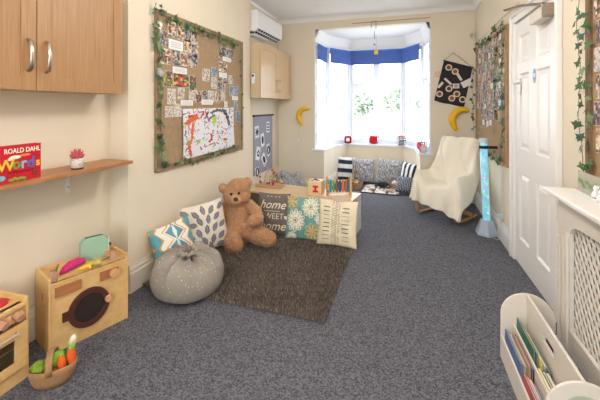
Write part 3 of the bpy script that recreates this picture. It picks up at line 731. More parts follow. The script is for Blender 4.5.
hc, front = cushion('home_cushion', 'dark taupe cushion lettered home sweet home beside the teddy bear', .37,.43,.10, (-1.36,3.33,.03), R(3), R(13), lambda u,v: (118,108,100))
LT = mat('cream_print',(232,218,188),.9)
text('home', .125, LT, hc, 'home_lettering', (.0,0,.267), shear=.35, warp=front, bold=.001, sx=1.0)
text('SWEET', .085, LT, hc, 'sweet_lettering', (.008,0,.162), warp=front, bold=-.0005, sx=.95)
text('home', .125, LT, hc, 'home_lettering', (.01,0,.05), shear=.35, warp=front, bold=.001, sx=1.0)
text('\u2665', .04, LT, hc, 'heart_print', (.158,0,.165), warp=front)
for xx in (-.06,-.02,.03,.07): text('-', .07, LT, hc, 'dash_print', (xx,0,.375), warp=front)
q = M()
def strip(x0, x1, z0, z1, nn=10):
    q.grid(lambda a,b: (x0+(x1-x0)*a, front(x0+(x1-x0)*a, z0+(z1-z0)*b)-.001, z0+(z1-z0)*b), nn, 1)
strip(-.09,.09,.238,.243); q.build('underline_print', LT, hc)
cushion('flower_cushion', 'teal cushion with cream and mustard flower outlines in the middle of bench front', .38,.43,.10, (-1.0,3.28,.03), R(4), R(14), flower, n=110)
cushion('stitched_cushion', 'cream cushion with dark stitched dashes at the right end of bench', .40,.44,.10, (-.640,3.22,.03), R(-3), R(13), tribal, n=110)
# ------------------------------------------------------------------ BEAN BAG
t = thing('bean_bag', 'round grey bean bag speckled with white dots and gathered top', 'bean bag', (-1.57,2.17,0), 0)
def bag(u, v):
    a = 2*PI*u; 
    prof = [(0,0.0),(.16,.004),(.225,.03),(.255,.09),(.258,.16),(.235,.23),(.18,.275),(.11,.29),(.06,.285),(.035,.275),(.03,.30)]
    k = v*(len(prof)-1); i = min(int(k), len(prof)-2); f = k-i
    p0, p1, p2, p3 = [prof[max(0,min(len(prof)-1,i+j))] for j in (-1,0,1,2)]
    cr = lambda a_, b_, c_, d_: .5*((2*b_)+(-a_+c_)*f+(2*a_-5*b_+4*c_-d_)*f*f+(-a_+3*b_-3*c_+d_)*f**3)
    r = max(0, cr(p0[0],p1[0],p2[0],p3[0])); z = cr(p0[1],p1[1],p2[1],p3[1])
    g = max(0, (v-.38)/.62); pl = (1-2*abs(math.sin(a*7.5+1.5*math.sin(a*2)))**.5)*.7+math.sin(a*5+1)*.3 if False else (1-2*abs(math.sin(a*6+1.2*math.sin(a*2)))**.6)*.7+math.sin(a*5+1)*.3
    r *= 1+.13*pl*g*(1-g*.3)+.03*math.sin(a*2+1)+.02*noise.noise(Vector((math.cos(a)*2,math.sin(a)*2,v*3)))
    z += .040*pl*min(1,g*1.3)*(1 if v < .95 else 1.5)
    return (r*math.cos(a), r*math.sin(a), max(.001, z*(1+.05*math.cos(a-2))))
dots = mat('grey_dotted_cotton',(152,143,132),.95,bump=(150,.3,.006))
nt = dots.node_tree; vo = nt.nodes.new('ShaderNodeTexVoronoi'); vo.inputs['Scale'].default_value = 42; vo.inputs['Randomness'].default_value = .55
tcn = nt.nodes.new('ShaderNodeTexCoord'); nt.links.new(tcn.outputs['Object'], vo.inputs['Vector'])
rp = nt.nodes.new('ShaderNodeValToRGB'); rp.color_ramp.elements[0].position = .11; rp.color_ramp.elements[0].color = (*lin((232,228,218)),1); rp.color_ramp.elements[1].position = .15; rp.color_ramp.elements[1].color = (*lin((152,143,132)),1)
nt.links.new(vo.outputs['Distance'], rp.inputs['Fac']); nt.links.new(rp.outputs['Color'], nt.nodes['Principled BSDF'].inputs['Base Color'])
M().grid(bag, 156, 60).build('bag', dots, t, smooth=True, weld=True)
q = M()
for k in range(9):
    a0 = k*2*PI/9; q.grid(lambda u,v,a0=a0: ((.03+.05*v)*math.cos(a0+(u-.5)*.9)+.0, (.03+.05*v)*math.sin(a0+(u-.5)*.9), .283+.03*math.sin(v*PI*.9)+.008*math.sin(u*9+k)), 6, 5)
q.build('gathered_frill', dots, t, smooth=True, solid=.003)
# ------------------------------------------------------------------ TEDDY BEAR
FUR = mat('teddy_fur',(194,143,101),.95,nz=(45,.2),bump=(110,1,.02),sheen=.2,spec=.1)
FUR2 = mat('teddy_pale_fur',(206,160,116),.95,nz=(60,.12),bump=(150,.8,.012),sheen=.3,spec=.1)
def B(px, py, Y): return P(px, py, Y=Y)
by = 3.12
tb = thing('teddy_bear', 'large brown teddy bear sitting on the rug against the bench end', 'teddy bear', (-1.63,3.12,0))
org = Vector((-1.63,3.12,0))
q = M(); S = .0100
def blob(px, py, Y, r, n=20): q.ball(P(px,py,Y=Y)-org, (r[0]*S, r[1]*S, r[2]*S), n)
blob(240,221,3.12,(15,13.5,21)); blob(240,229,3.09,(15.5,14,15)); blob(239,208,3.14,(13,11,10))
blob(237,194,3.10,(14.5,13,14)); blob(239,187,3.10,(12.5,11.5,9)); blob(231,197,3.06,(7,7,6.5)); blob(243,197,3.06,(7,7,6.5))
blob(236,199.5,2.99,(6.5,6,5.5))
blob(223,188,3.13,(5.2,3,5.6)); blob(247.5,182.5,3.16,(5.4,3,5.6))
def limb(pts):
    P_ = [(P(x,y,Y=Y)-org, r*S) for x,y,Y,r in pts]
    for (a, ra), (b, rb) in zip(P_, P_[1:]):
        k = max(2, int((b-a).length/.012))
        for i in range(k+1):
            f = i/k; q.ball(a.lerp(b, f), ra+(rb-ra)*f, 14)
limb([(227,207,3.12,6.2),(221.5,216,3.05,5.8),(220.5,226,2.99,6),(223,233,2.95,6.4)])
limb([(250,206,3.12,6.2),(256,212,3.05,6.2),(257,219,2.98,6.4),(253,221,2.93,6.2)])
limb([(233,232,3.05,9.5),(231,238,2.96,9),(233,244,2.88,9)])
limb([(251,230,3.06,9.5),(258,235,3.03,9.5),(265,238,2.99,8.2)])
blob(234,245,2.86,(9.5,8,9.5)); blob(267,238.5,2.98,(9.5,8,8.2))
bo = q.build('body', FUR, tb, fix=False)
rm = bo.modifiers.new('remesh','REMESH'); rm.mode = 'VOXEL'; rm.voxel_size = .009; rm.use_smooth_shade = True
smn = bo.modifiers.new('smooth','SMOOTH'); smn.factor = .6; smn.iterations = 3
tx = bpy.data.textures.new('furtex','CLOUDS'); tx.noise_scale = .018
dm = bo.modifiers.new('disp','DISPLACE'); dm.texture = tx; dm.strength = .018; dm.mid_level = .5
def bp_(name, px, py, Y, r, m): M().ball(P(px,py,Y=Y)-org, tuple(k*S for k in r), 18).build(name, m, tb, smooth=True)
bp_('muzzle', 236,200,2.965,(5.2,4.5,4.6), FUR2)
bp_('nose', 235.8,199.3,2.92,(2.5,1.8,2.0), mat('bear_nose',(70,46,40),.5))
EY = mat('bear_eye',(24,16,14),.15)
bp_('eye', 231.2,194.3,2.965,(1.3,1,1.4), EY); bp_('eye', 238.8,193.3,2.965,(1.3,1,1.4), EY)
bp_('inner_ear', 223.2,188.5,3.105,(3.2,1.3,3.4), FUR2); bp_('inner_ear', 247.3,183,3.135,(3.2,1.3,3.4), FUR2)

# ------------------------------------------------------------------ BAY NOOK
def stripes_h(u, v): return (52,58,74) if ((v+1)*2.0+.2) % 1.5 < .7 else (232,232,230)
def stripes_v(u, v): return (50,54,68) if ((u+1)*2.6+.35) % 1.5 < .7 else (236,236,232)
def spots(u, v):
    a, b = (u*5) % 1-.5, (v*5+(.5 if int(math.floor(u*5)) % 2 else 0)) % 1-.5
    return (226,228,232) if a*a+b*b < .06 else (46,54,72)
def fur(u, v):
    k = vn(u*14, v*5, 1)+.5*vn(u*30, v*20, 3); g = max(90, min(225, 168+k*95)); return (int(g), int(g), int(g+3))
FURC = mat('grey_fur_fabric', rough=.95, attr=True, spec=.1, bump=(80,.9,.02), sheen=.3)
cushion('striped_cushion', 'navy and white horizontally striped cushion at the left of the bay', .33,.42,.12, (-1.03,6.07,.05), R(14), R(10), stripes_h, roll=R(4))
cushion('fur_cushion', 'grey fur cushion next to the horizontally striped cushion', .42,.42,.15, (-.72,6.08,.03), R(2), R(9), fur, m=FURC)
cushion('fur_cushion', 'grey fur cushion in the right half of the bay beside the upright stripes', .44,.43,.15, (-.275,6.07,.03), R(-3), R(10), fur, m=FURC, roll=R(5))
cushion('striped_cushion', 'navy and white cushion with upright stripes at the right of the bay', .34,.42,.13, (.035,5.87,.03), R(-42), R(10), stripes_v, roll=R(3))
cushion('spotted_cushion', 'small dark cushion with white spots lying beside the play mat', .26,.30,.13, (-.03,5.50,.05), R(-10), R(52), spots)
def matpat(u, v):
    if abs(u) > .95 or abs(v) > .93: return (48,46,48)
    if abs((u*1.5) % 1-.5) < .03 or abs((v*1.5) % 1-.5) < .03: return (60,56,58)
    k = vn(u*4, v*4, 9); 
    if k > .28: return (64,60,62)
    if k < -.33: return (176,140,112)
    return (228,218,208)
q = M().grid(lambda a,b: (-.30+.60*a, -.30+.60*b, .015+.004*noise.noise(Vector((a*4,b*4,0)))), 60, 60, lambda a,b: matpat(2*a-1,2*b-1))
o = q.build('play_mat', CFAB, loc=(-.37,5.74,0), rot=(0,0,R(-3)), smooth=True, solid=.012); tag(o, 'square cream play mat with dark grid pattern in the bay', 'mat')
t = thing('dark_fur_toy', 'dark furry toy spider lying in the middle of the play mat', 'soft toy', (-.36,5.83,.022), R(20))
DF = mat('dark_fur',(44,46,54),.95,bump=(120,1,.02)); q = M().ball((0,0,.045),(.085,.06,.045),18)
q.build('body', DF, t, smooth=True)
for k in range(8):
    a = R(20+k*45); M().tube([(.05*math.cos(a),.04*math.sin(a),.03),(.10*math.cos(a),.08*math.sin(a),.045),(.15*math.cos(a),.11*math.sin(a),.008)],[.012,.01,.006],8).build('leg', DF, t, smooth=True)
WK = mat('wicker',(176,146,112),.8,nz=(90,.3),bump=(120,.9,.01))
t = thing('wicker_basket', 'small brown basket on the left edge of the play mat', 'basket', (-.80,5.72,.0))
M().lathe([(0,0),(.10,0),(.125,.10),(.118,.10),(.095,.01),(0,.01)], n=28).build('basket_body', WK, t, smooth=False)
for k in range(5): tag(M().ball((0,0,0),(.035,.03,.025),12).build('wooden_pebble', mat('pebble_%d'%(k%3),((150,112,84),(196,166,132),(120,96,80))[k%3],.7), loc=(-.80+.055*math.cos(k*1.256),5.72+.055*math.sin(k*1.256),.105+.0*k), smooth=True), ['dark','pale','grey brown','brown','light'][k]+' wooden pebble in the basket left of the play mat','wooden toy','wooden pebbles in the basket')
t = thing('wooden_stacker', 'tall thin wooden toy standing between striped and grey fur cushions', 'wooden toy', (-.83,5.90,0))
for k in range(6): M().cyl((0,0,.03+.045*k),(0,0,.07+.045*k),.04-.005*k,n=14).build('ring', mat('stack_%d'%(k%2),((150,110,80),(190,150,110))[k%2],.6), t)
M().cyl((0,0,0),(0,0,.36),.01,n=8).build('peg', MIDW, t)
t = thing('wicker_basket', 'low tan basket on the back right of the play mat', 'basket', (-.17,5.98-.09,.022), 0)
M().lathe([(0,0),(.08,0),(.10,.07),(.095,.07),(.075,.01),(0,.01)], n=24).build('basket_body', WK, t)
t = thing('cloth_ball', 'pale cloth ball inside the tan basket', 'ball', (-.17,5.89,.085)); M().ball((0,0,0),.05,16).build('ball_cover', mat('beige_cloth',(206,196,184),.9,nz=(40,.2)), t, smooth=True)
tag(M().ball((0,0,.02),(.06,.035,.02),16).build('wooden_disc', mat('disc_tan',(206,164,124),.7), loc=(-.24,5.58,.024), smooth=True), 'tan oval wooden toy near the front edge of the play mat', 'wooden toy')
tag(M().ball((0,0,.018),(.05,.035,.018),16).build('wooden_disc', mat('disc_brown',(160,120,92),.7), loc=(-.50,5.56,.024), smooth=True), 'brown oval wooden toy near the left front of the play mat', 'wooden toy')
# soft cubes on the sill
def dice(label, loc, rz, faces, s=.11, tilt=0, tx=0):
    t = bpy.data.objects.new('soft_cube', None); C.objects.link(t); t.location = loc; t.rotation_euler = (tx,tilt,rz)
    tag(t, label, 'soft cube', 'soft cubes on the bay sill')
    h = s/2; q = M()
    mats = [Matrix.Identity(3), Matrix.Rotation(PI/2,3,'Z'), Matrix.Rotation(-PI/2,3,'Z'), Matrix.Rotation(PI,3,'Z'), Matrix.Rotation(-PI/2,3,'X'), Matrix.Rotation(PI/2,3,'X')]
    for k, mm in enumerate(mats):
        pf = faces[k]
        def fn(a, b, mm=mm):
            u, v = 2*a-1, 2*b-1; p = Vector((u,-1,v)); p = p.normalized()*p.length**.55*.93; p = mm @ p; return p*h*1.02+Vector((0,0,h))
        q.grid(fn, 14, 14, lambda a,b,pf=pf: pf(2*a-1,2*b-1))
    q.build('cube_cover', CFAB, t, smooth=True, weld=True); return t
RD = (206,28,48); WT=(232,232,236); BK=(36,36,46)
red = lambda u,v: RD if max(abs(u),abs(v)) < .9 else BK
chk = lambda u,v: (WT if (int((u+1)*2)+int((v+1)*2)) % 2 else BK)
frm = lambda u,v: WT if max(abs(u),abs(v)) < .38 else (BK if max(abs(u),abs(v)) < .7 else RD)
spt = lambda u,v: (BK if ((u*2.5)%1-.5)**2+((v*2.5)%1-.5)**2 < .09 else WT)
spk = lambda u,v: (WT if ((u*2.2)%1-.5)**2+((v*2.2)%1-.5)**2 < .09 else BK)
ZS = .693
dice('soft cube with white square in black and red frame, leftmost on the sill', (-1.02,6.26,ZS), R(8), [frm,chk,spt,red,chk,frm], .17)
dice('soft cube showing a plain red side in the middle of the sill', (-.56,6.38,ZS), R(-4), [red,frm,spt,chk,spt,frm], .17)
dice('soft cube with red top and spotted side on the right of the sill', (-.075,6.25,ZS), R(30), [spk,chk,spt,chk,red,red], .185, tx=0)
dice('black and white soft cube behind the spotted one at the right sill end', (.265,5.66,ZS), R(25), [spk,red,red,chk,chk,frm], .155)
dice('white spotted soft cube nearest the room at the right end of the sill', (.262,5.42,ZS), R(12), [spt,red,red,chk,red,frm], .12)
# ------------------------------------------------------------------ FAR WALL ITEMS
def banana(label, pts, r, Y, cat='wall light'):
    t = thing('banana_wall_light', label, cat, P(*pts[len(pts)//2],Y=Y)); o0 = P(*pts[len(pts)//2],Y=Y)
    pp = [P(x,y,Y=Y)-o0 for x,y in pts]; pp = loop(pp, 24); n = len(pp)
    rs = [max(.004, r*math.sin(PI*(.06+.88*i/(n-1)))**.6) for i in range(n)]
    M().tube(pp, rs, 10).build('banana_shell', mat('banana_yellow',(238,186,18),.45,nz=(14,.08)), t, smooth=True)
    return t, pp
t, pp = banana('yellow banana shaped wall light left of the bay window', [(309.5,109),(305,108.5),(300.5,111),(298.5,116),(300,121),(302.5,125)], .042, 5.29)
t2, pp2 = banana('yellow banana shaped wall light right of the bay beneath the black banner', [(469,111.5),(463,109.5),(456,112),(452,119),(454,126),(457,130.5)], .052, 5.28)
t = thing('light_pull_switch', 'small white switch hanging on a cord beneath the left banana', 'switch', P(298.5,140,Y=5.34))
M().cyl((0,0,.03),(0,0,.22),.003,n=6).cyl((0,0,-.6),(0,0,-.03),.003,n=6).build('cord', COVER, t); M().bb(-.012,.012,-.008,.006,-.035,.035).build('switch_body', UPVC, t, bevel=.003)
# banner
bt = [(444,60.5),(472.5,67.5),(464,108),(434,101)]
V = [P(*p,Y=5.33) for p in bt]; o0 = (V[0]+V[2])/2
t = thing('photo_banner', 'black hanging banner with round child portraits on the far wall', 'banner', (o0.x,5.33,o0.z))
def bl(a, b, off=0): 
    p = (V[0]*(1-a)+V[1]*a)*(1-b)+(V[3]*(1-a)+V[2]*a)*b; return Vector((p.x-o0.x, -off+.006*math.sin(a*6+b*3), p.z-o0.z))
M().grid(lambda a,b: bl(a,b), 12, 12).build('banner_cloth', mat('black_felt',(50,46,46),.95), t, solid=.004)
M().tube([bl(-.04,0,.004), bl(1.03,0,.004)], .007, 8).build('top_rod', BLACK, t); M().tube([bl(-.04,1,.004), bl(1.03,1,.004)], .007, 8).build('bottom_rod', WHITE, t)
nl = P(453.5,53,Y=5.33)-o0; nl.y = -.003
M().tube([bl(0,0,.004), nl, bl(1,0,.004)], .003, 5).ball(nl, .007, 8).build('hanging_cord', BLACK, t)
for (x, y, w_, h_, rot, c, nm) in ((459,76.5,.13,.035,-60,(226,216,206),'caption'),(448,81.5,.13,.03,-45,(232,214,206),'caption'),(467,83,.15,.09,28,(232,226,222),'caption'),(440.5,85,.10,.035,50,(224,220,214),'caption'),(456,86,.09,.07,0,(196,212,232),'portrait')):
    a = P(x,y,Y=5.32)-o0; T = Matrix.Translation((a.x,-.012,a.z)) @ Matrix.Rotation(R(-rot),4,'Y')
    M().box((0,0,0),(w_,.003,h_),T).build('caption_card', mat('card_%d_%d'%(c[1],c[2]),c,.7), t)
M().cyl((P(456,86,Y=5.32)-o0).to_tuple()[:1]+(-.014,)+((P(456,86,Y=5.32)-o0).z,), ((P(456,86,Y=5.32)-o0).x,-.018,(P(456,86,Y=5.32)-o0).z), .025, n=16).build('sun_badge', mat('orange_badge',(226,150,50),.6), t)
for k, (x, y) in enumerate(((448.7,67.5),(455.2,71.5),(449,88.7),(456.8,94),(451.8,98.3),(462.5,99.5),(439.5,94))):
    a = P(x,y,Y=5.32)-o0; d = M().cyl((a.x,-.008,a.z),(a.x,-.012,a.z),.046,n=24).build('portrait_disc', mat('portrait_cream',(232,214,184),.7), t)
    M().cyl((a.x,-.012,a.z),(a.x,-.014,a.z),.030,n=18).build('portrait_photo', mat('portrait_%d'%(k%3),((120,78,60),(150,90,80),(88,60,50))[k%3],.7,nz=(60,.4)), d)
tag(M().box((0,0,0),(.07,.002,.09)).build('pink_card', mat('pink_card',(226,190,180),.7,nz=(40,.2)), loc=P(437.5,74.5,Y=5.345)), 'small pale pink drawing on the far wall left of the black banner', 'card')
# poster on alcove wall
yA, yB, zA, zB = 4.34, 5.05, .40, 1.258
t = thing('grey_poster', 'grey poster of black and white shapes on the far alcove wall', 'poster', (XF+.004,(yA+yB)/2,zA), R(90))
pw, ph = yB-yA, zB-zA
M().bb(-pw/2,pw/2,-.004,0,0,ph).build('backing', mat('grey_blue_card',(150,152,166),.7), t)
M().bb(-pw/2-.02,pw/2+.02,-.014,0,ph-.012,ph+.012).ball((-pw/2,-.012,ph),.016,8).ball((pw/2,-.012,ph),.016,8).build('top_rod', BLACK, t)
BKI = mat('black_ink',(36,34,38),.7); WKI = mat('white_card',(232,232,236),.7)
def card(px, py, w_, h_, rot, kind):
    c = P(px,py,X=XF+.01); x = c.y-(yA+yB)/2; z = c.z-zA; T = Matrix.Translation((x,-.006,z)) @ Matrix.Rotation(R(-rot),4,'Y')
    cc = M().box((0,0,0),(w_,.003,h_),T).build('white_card', WKI, t); q = M()
    if kind == 'sun': 
        q.cyl(T@Vector((0,-.002,0)),T@Vector((0,-.004,0)),.035,n=16)
        for k in range(8): q.box((0,0,0),(.012,.002,.03),T@Matrix.Rotation(k*PI/4,4,'Y')@Matrix.Translation((0,-.003,.05)))
    if kind == 'bars':
        for k in (-1,0,1): q.box((0,-.003,k*.045),(w_*.7,.002,.02),T)
    if kind == 'blot': q.ball((0,-.003,0),(w_*.3,.002,h_*.32),12,T)
    if kind == 'star':
        pts = [(.05*(1 if k%2==0 else .5)*math.sin(k*PI/5), .05*(1 if k%2==0 else .5)*math.cos(k*PI/5)) for k in range(10)]
        q.tube([T@Vector((a,-.004,b)) for a,b in pts], .006, 4, closed=True)
    if kind == 'loop': q.tube([T@Vector((.04*math.cos(a),-.004,.06*math.sin(a))) for a in [2*PI*i/16 for i in range(16)]], .009, 5, closed=True)
    q.build('ink_shape', BKI, cc)
card(257,132,.13,.17,5,'sun'); card(268,127,.12,.17,-3,'bars'); card(262.5,140,.12,.20,10,'blot'); card(258,153.5,.14,.19,-15,'star'); card(268.3,150,.11,.20,15,'loop'); card(264,159.5,.13,.20,35,'blot'); card(257,172,.12,.14,0,'loop')
# ------------------------------------------------------------------ PIN BOARDS
HESS = mat('hessian', (168,143,113), .95, spec=.05, nz=(25,.09), bump=(160,.6,.006))
HESD = mat('hessian_worn', (170,140,104), .95, spec=.05, nz=(9,.16), bump=(160,.6,.006))
WFR = mat('board_wood_frame',(176,136,92),.6,wood=((8,8,8),3,(150,112,72)))
greens = [(58,84,48),(78,104,56),(96,124,72),(120,140,100),(60,92,70),(136,156,60)]
def ivy(label, wall, root, rz, path, step=.035, size=.028, seed=1, spread=.03, group='ivy garlands on the boards', bright=False):
    # path in local coords (x,z), facing -y
    rnd = random.Random(seed); t = thing('ivy_garland', label, 'garland', root, rz, None)
    pts = [Vector((x,-.038,z)) for x, z in path]; st = []
    for a, b in zip(pts, pts[1:]):
        k = max(1, int((b-a).length/.04))
        for i in range(k): st.append(a.lerp(b, i/k)+Vector((rnd.uniform(-1,1)*.007,rnd.uniform(-.003,.003),rnd.uniform(-1,1)*.007)))
    st.append(pts[-1])
    M().tube(st, .0016, 5).build('stem', mat('ivy_stem',(84,88,52),.7), t)
    q = M(); q.usecol = True
    shape = [(0,-.1),(.35,-.35),(.5,.05),(.95,.15),(.5,.45),(.25,.6),(0,1.15),(-.25,.6),(-.5,.45),(-.95,.15),(-.5,.05),(-.35,-.35)]
    for a, b in zip(pts, pts[1:]):
        L = (b-a).length; k = max(1, int(L/step*1.35))
        for i in range(k):
            c = a.lerp(b, (i+rnd.random()*.8)/k)+Vector((rnd.uniform(-spread,spread),rnd.uniform(-.008,.004),rnd.uniform(-spread,spread)))
            s = size*rnd.uniform(.65,1.25); th = rnd.uniform(0,2*PI); tl = rnd.uniform(-.7,.7); tm = rnd.uniform(-.5,.5)
            T = Matrix.Translation(c) @ Matrix.Rotation(tl,4,'Z') @ Matrix.Rotation(tm,4,'X') @ Matrix.Rotation(th,4,'Y')
            col = rnd.choice(greens[2:] if bright else greens[:5]); n = len(shape)
            vs = [T @ Vector((x*s, (.10*s*abs(x)), z*s)) for x, z in shape]+[T @ Vector((0,-.06*s,.25*s))]
            q.add(vs, [(j,(j+1)%n,n) for j in range(n)], None, [col]*n)
    q.build('leaves', LEAF, t, fix=False)
    return t
PALS = {'warm': [(60,44,44),(120,84,64),(168,120,80),(196,164,120),(226,206,170),(232,226,216),(90,110,150)],
        'blue': [(40,40,52),(70,84,120),(110,130,160),(150,110,80),(196,170,130),(220,214,204)],
        'bright': [(70,90,60),(226,190,50),(196,60,50),(60,110,140),(50,60,60),(110,150,70),(60,56,70)],
        'pale': [(216,206,190),(196,186,176),(150,160,176),(232,228,220),(120,110,110),(210,180,140)],
        'sky': [(120,150,180),(90,120,150),(170,190,210),(80,96,120),(140,160,180)],
        'dark': [(50,48,56),(90,90,110),(150,140,140),(200,190,190),(110,80,90),(70,80,120)]}
for _k in PALS:
    PALS[_k] = [tuple(int(a*(.78 if _k != 'bright' else .85)+b*(.22 if _k != 'bright' else .15)) for a, b in zip(c, (196,178,154))) for c in PALS[_k]]
def photo(name, label, cat, loc, rz, w, h, pal, seed, group, tilt=0, nx=7, ny=9):
    rnd = random.Random(seed); P0 = PALS[pal] if pal else None
    T = Matrix.Rotation(R(tilt),4,'Y'); q = M(); base = rnd.random()*99
    if P0:
        q.grid(lambda a,b: (w*(a-.5),-.003,h*(b-.5)), nx, ny, lambda a,b: P0[int((noise.noise(Vector((a*3.1+base,b*3.7,base)))*1.2+.5+rnd.uniform(-.14,.14))*len(P0)) % len(P0)], T)
    else:
        ln = rnd.random()
        q.grid(lambda a,b: (w*(a-.5),-.003,h*(b-.5)), 8, 9, lambda a,b: (206,202,200) if int(b*9) in (2,4,6) and .1 < a < .9 else (236,234,232), T)
    q.color((236,232,226)); q.box((0,-.0012,0),(w+.004,.0024,h+.004),T)
    o = q.build(name, COLM, loc=loc, rot=(0,0,rz), fix=False); tag(o, label, cat, group); return o
ORD = ['first','second','third','fourth','fifth','sixth','seventh','eighth','ninth','tenth','eleventh','twelfth','thirteenth','fourteenth']
# --- left board
b0 = dict(y0=2.27,y1=3.82,z0=.85,z1=2.205)
t = thing('pin_board', 'large hessian covered pin board with photos on the left wall', 'pin board', (XL,(b0['y0']+b0['y1'])/2,b0['z0']), R(90))
bw_, bh_ = b0['y1']-b0['y0'], b0['z1']-b0['z0']
M().bb(-bw_/2+.02,bw_/2-.02,-.014,0,.02,bh_-.02).build('hessian_panel', HESS, t)
M().bb(-bw_/2,-bw_/2+.045,-.022,0,0,bh_).bb(bw_/2-.045,bw_/2,-.022,0,0,bh_).bb(-bw_/2+.045,bw_/2-.045,-.022,0,0,.045).bb(-bw_/2+.045,bw_/2-.045,-.022,0,bh_-.045,bh_).build('board_frame', mat('hessian_border',(150,126,98),.95,nz=(20,.15),bump=(160,.6,.006)), t, bevel=.004)
XB = XL+.0145
def on_left(x0, x1, y0, y1, name, label, cat, pal, seed, group, tilt=0, nx=7, ny=9, shr=1):
    cxp = (x0+x1)/2; c = P(cxp,(y0+y1)/2,X=XB+.002); a = P(x0,106,X=XB); b = P(x1,106,X=XB); 
    tt = (c-Vector((0,0,CH))).length; dep = -S_*c.x+C_*c.y
    return photo(name, label, cat, c, R(90), (b.y-a.y)*shr, (y1-y0)*dep/F*shr, pal, seed, group, tilt, nx, ny)
rowsL = [
 ('top row', [(160.5,167,31,45,'dark'),(168,175.5,22,37,'warm'),(177,184.5,27,40,'warm'),(185,191,29,42,'blue'),(191.5,197.5,31,45,'warm')]),
 ('second row', [(184,190.5,40,52,'warm'),(191.5,198.5,45,57,'blue')]),
 ('third row', [(161,170.5,49,64,'warm'),(172,179.5,50,65,'blue'),(180.5,187.5,53,66,'warm'),(188,197,55,68,'blue')]),
 ('fourth row', [(164,172,71,86,'bright'),(173.5,188.5,73,87,'bright'),(189.5,196,76,90,'bright')]),
 ('fifth row', [(167.5,175.5,89,104,'pale'),(178,184.5,88,99,'pale'),(189,194.5,90,100,'pale'),(195.5,201,91,102.5,'warm'),(202,207,91,99.5,'blue'),(208,214,91,102,'pale'),(215,220,91,103,'warm'),(221,225,91,101,'pale')]),
 ('bottom row', [(165,173,106.5,117,'pale'),(174,181.5,104,116.5,'pale')])]
gp = 'photo prints on the left hessian board'
for rn, items in rowsL:
    for k, (x0,x1,y0,y1,pal) in enumerate(items):
        pn = {'warm':'warm toned','blue':'bluish','bright':'bright multicoloured','pale':'pale','dark':'dark'}[pal]
        on_left(x0,x1,y0,y1,'photo_print','%s photo, %s in %s of left cluster, big left board' % (pn, ORD[k], rn), 'photo', pal, int(x0*7+y0), gp)
rc = [(219,225.5,47,58,'dark'),(226.3,233,49,60,'dark'),(219,227,62.5,71.5,'warm'),(202.5,209.5,69,81,'pale'),(211,217,67.5,76,'sky'),(211,216.5,77.5,88.5,'pale'),(217.8,222,78.5,89.5,'blue'),(222.6,227,78,89.5,'blue'),(228.6,232.3,75.5,84,'pale'),(229.5,233.5,86,96,'sky'),(234,238,86.5,95,'sky'),(234,237.5,101,111,'sky'),(236,240,111.5,121.5,'sky')]
desc = ['dark toned photo, topmost left in the right cluster of the big left board','dark toned photo, topmost right in the right cluster of the big left board','warm toned photo under the top card of the right cluster','pale framed photo print standing alone at centre of the big left board','blue sky photo just left of the right cluster cards','pale photo below the blue sky photo on the big left board','bluish photo under the lower card, left of a pair','bluish photo under the lower card, right of a pair','small pale photo at right of the right cluster','grey blue photo, left of the pair near the right edge of the big left board','grey blue photo, right of the pair near the right edge of the big left board','small blue strip photo right of the painting','lowest blue strip photo right of the painting']
for (x0,x1,y0,y1,pal), ds in zip(rc, desc): on_left(x0,x1,y0,y1,'photo_print',ds,'photo',pal,int(x0*5+y0),gp)
for (x0,x1,y0,y1,ds) in ((168.5,182.5,40.5,50,'large white caption card in the upper left cluster of the big left board'),(172.5,186.5,67.5,73.5,'wide white caption card above the bright multicoloured photos'),(180.5,192.5,100.5,105.5,'white caption card above the top left corner of the painting'),(201.5,212.5,100,104.5,'white caption card above the middle of the painting'),(222.5,230.5,57.5,61.5,'white caption card at the top of the right cluster'),(219,226.5,73,77.5,'lower white caption card in the right cluster'),(232,237.5,96.5,100,'small white caption card below the grey blue photos'),(224,227,101.5,107,'tiny white card at the right above the painting')):
    o = on_left(x0,x1,y0,y1,'caption_card',ds,'card',None,int(x0),'caption cards on the left hessian board'); o.location.x += .003
# flowers/tags on left edge
tag(M().box((0,0,0),(.055,.004,.06),Matrix.Rotation(.4,4,'Y')).build('white_tag', WKI, loc=P(159.5,25,X=XL+.035), rot=(0,0,R(90))), 'small white tag near the top left corner of the big left board', 'tag')
q = M().usecol
q = M()
for k in range(6): q.box((random.uniform(-.02,.02),-.004*k,random.uniform(-.03,.03)),(.035,.003,.04),Matrix.Rotation(k,4,'Y'))
tag(q.build('grey_tag', mat('grey_tag',(180,184,184),.7,nz=(60,.3)), loc=P(157.5,73,X=XL+.045), rot=(0,0,R(90))), 'crumpled grey tag on the left edge of the big left board', 'tag')
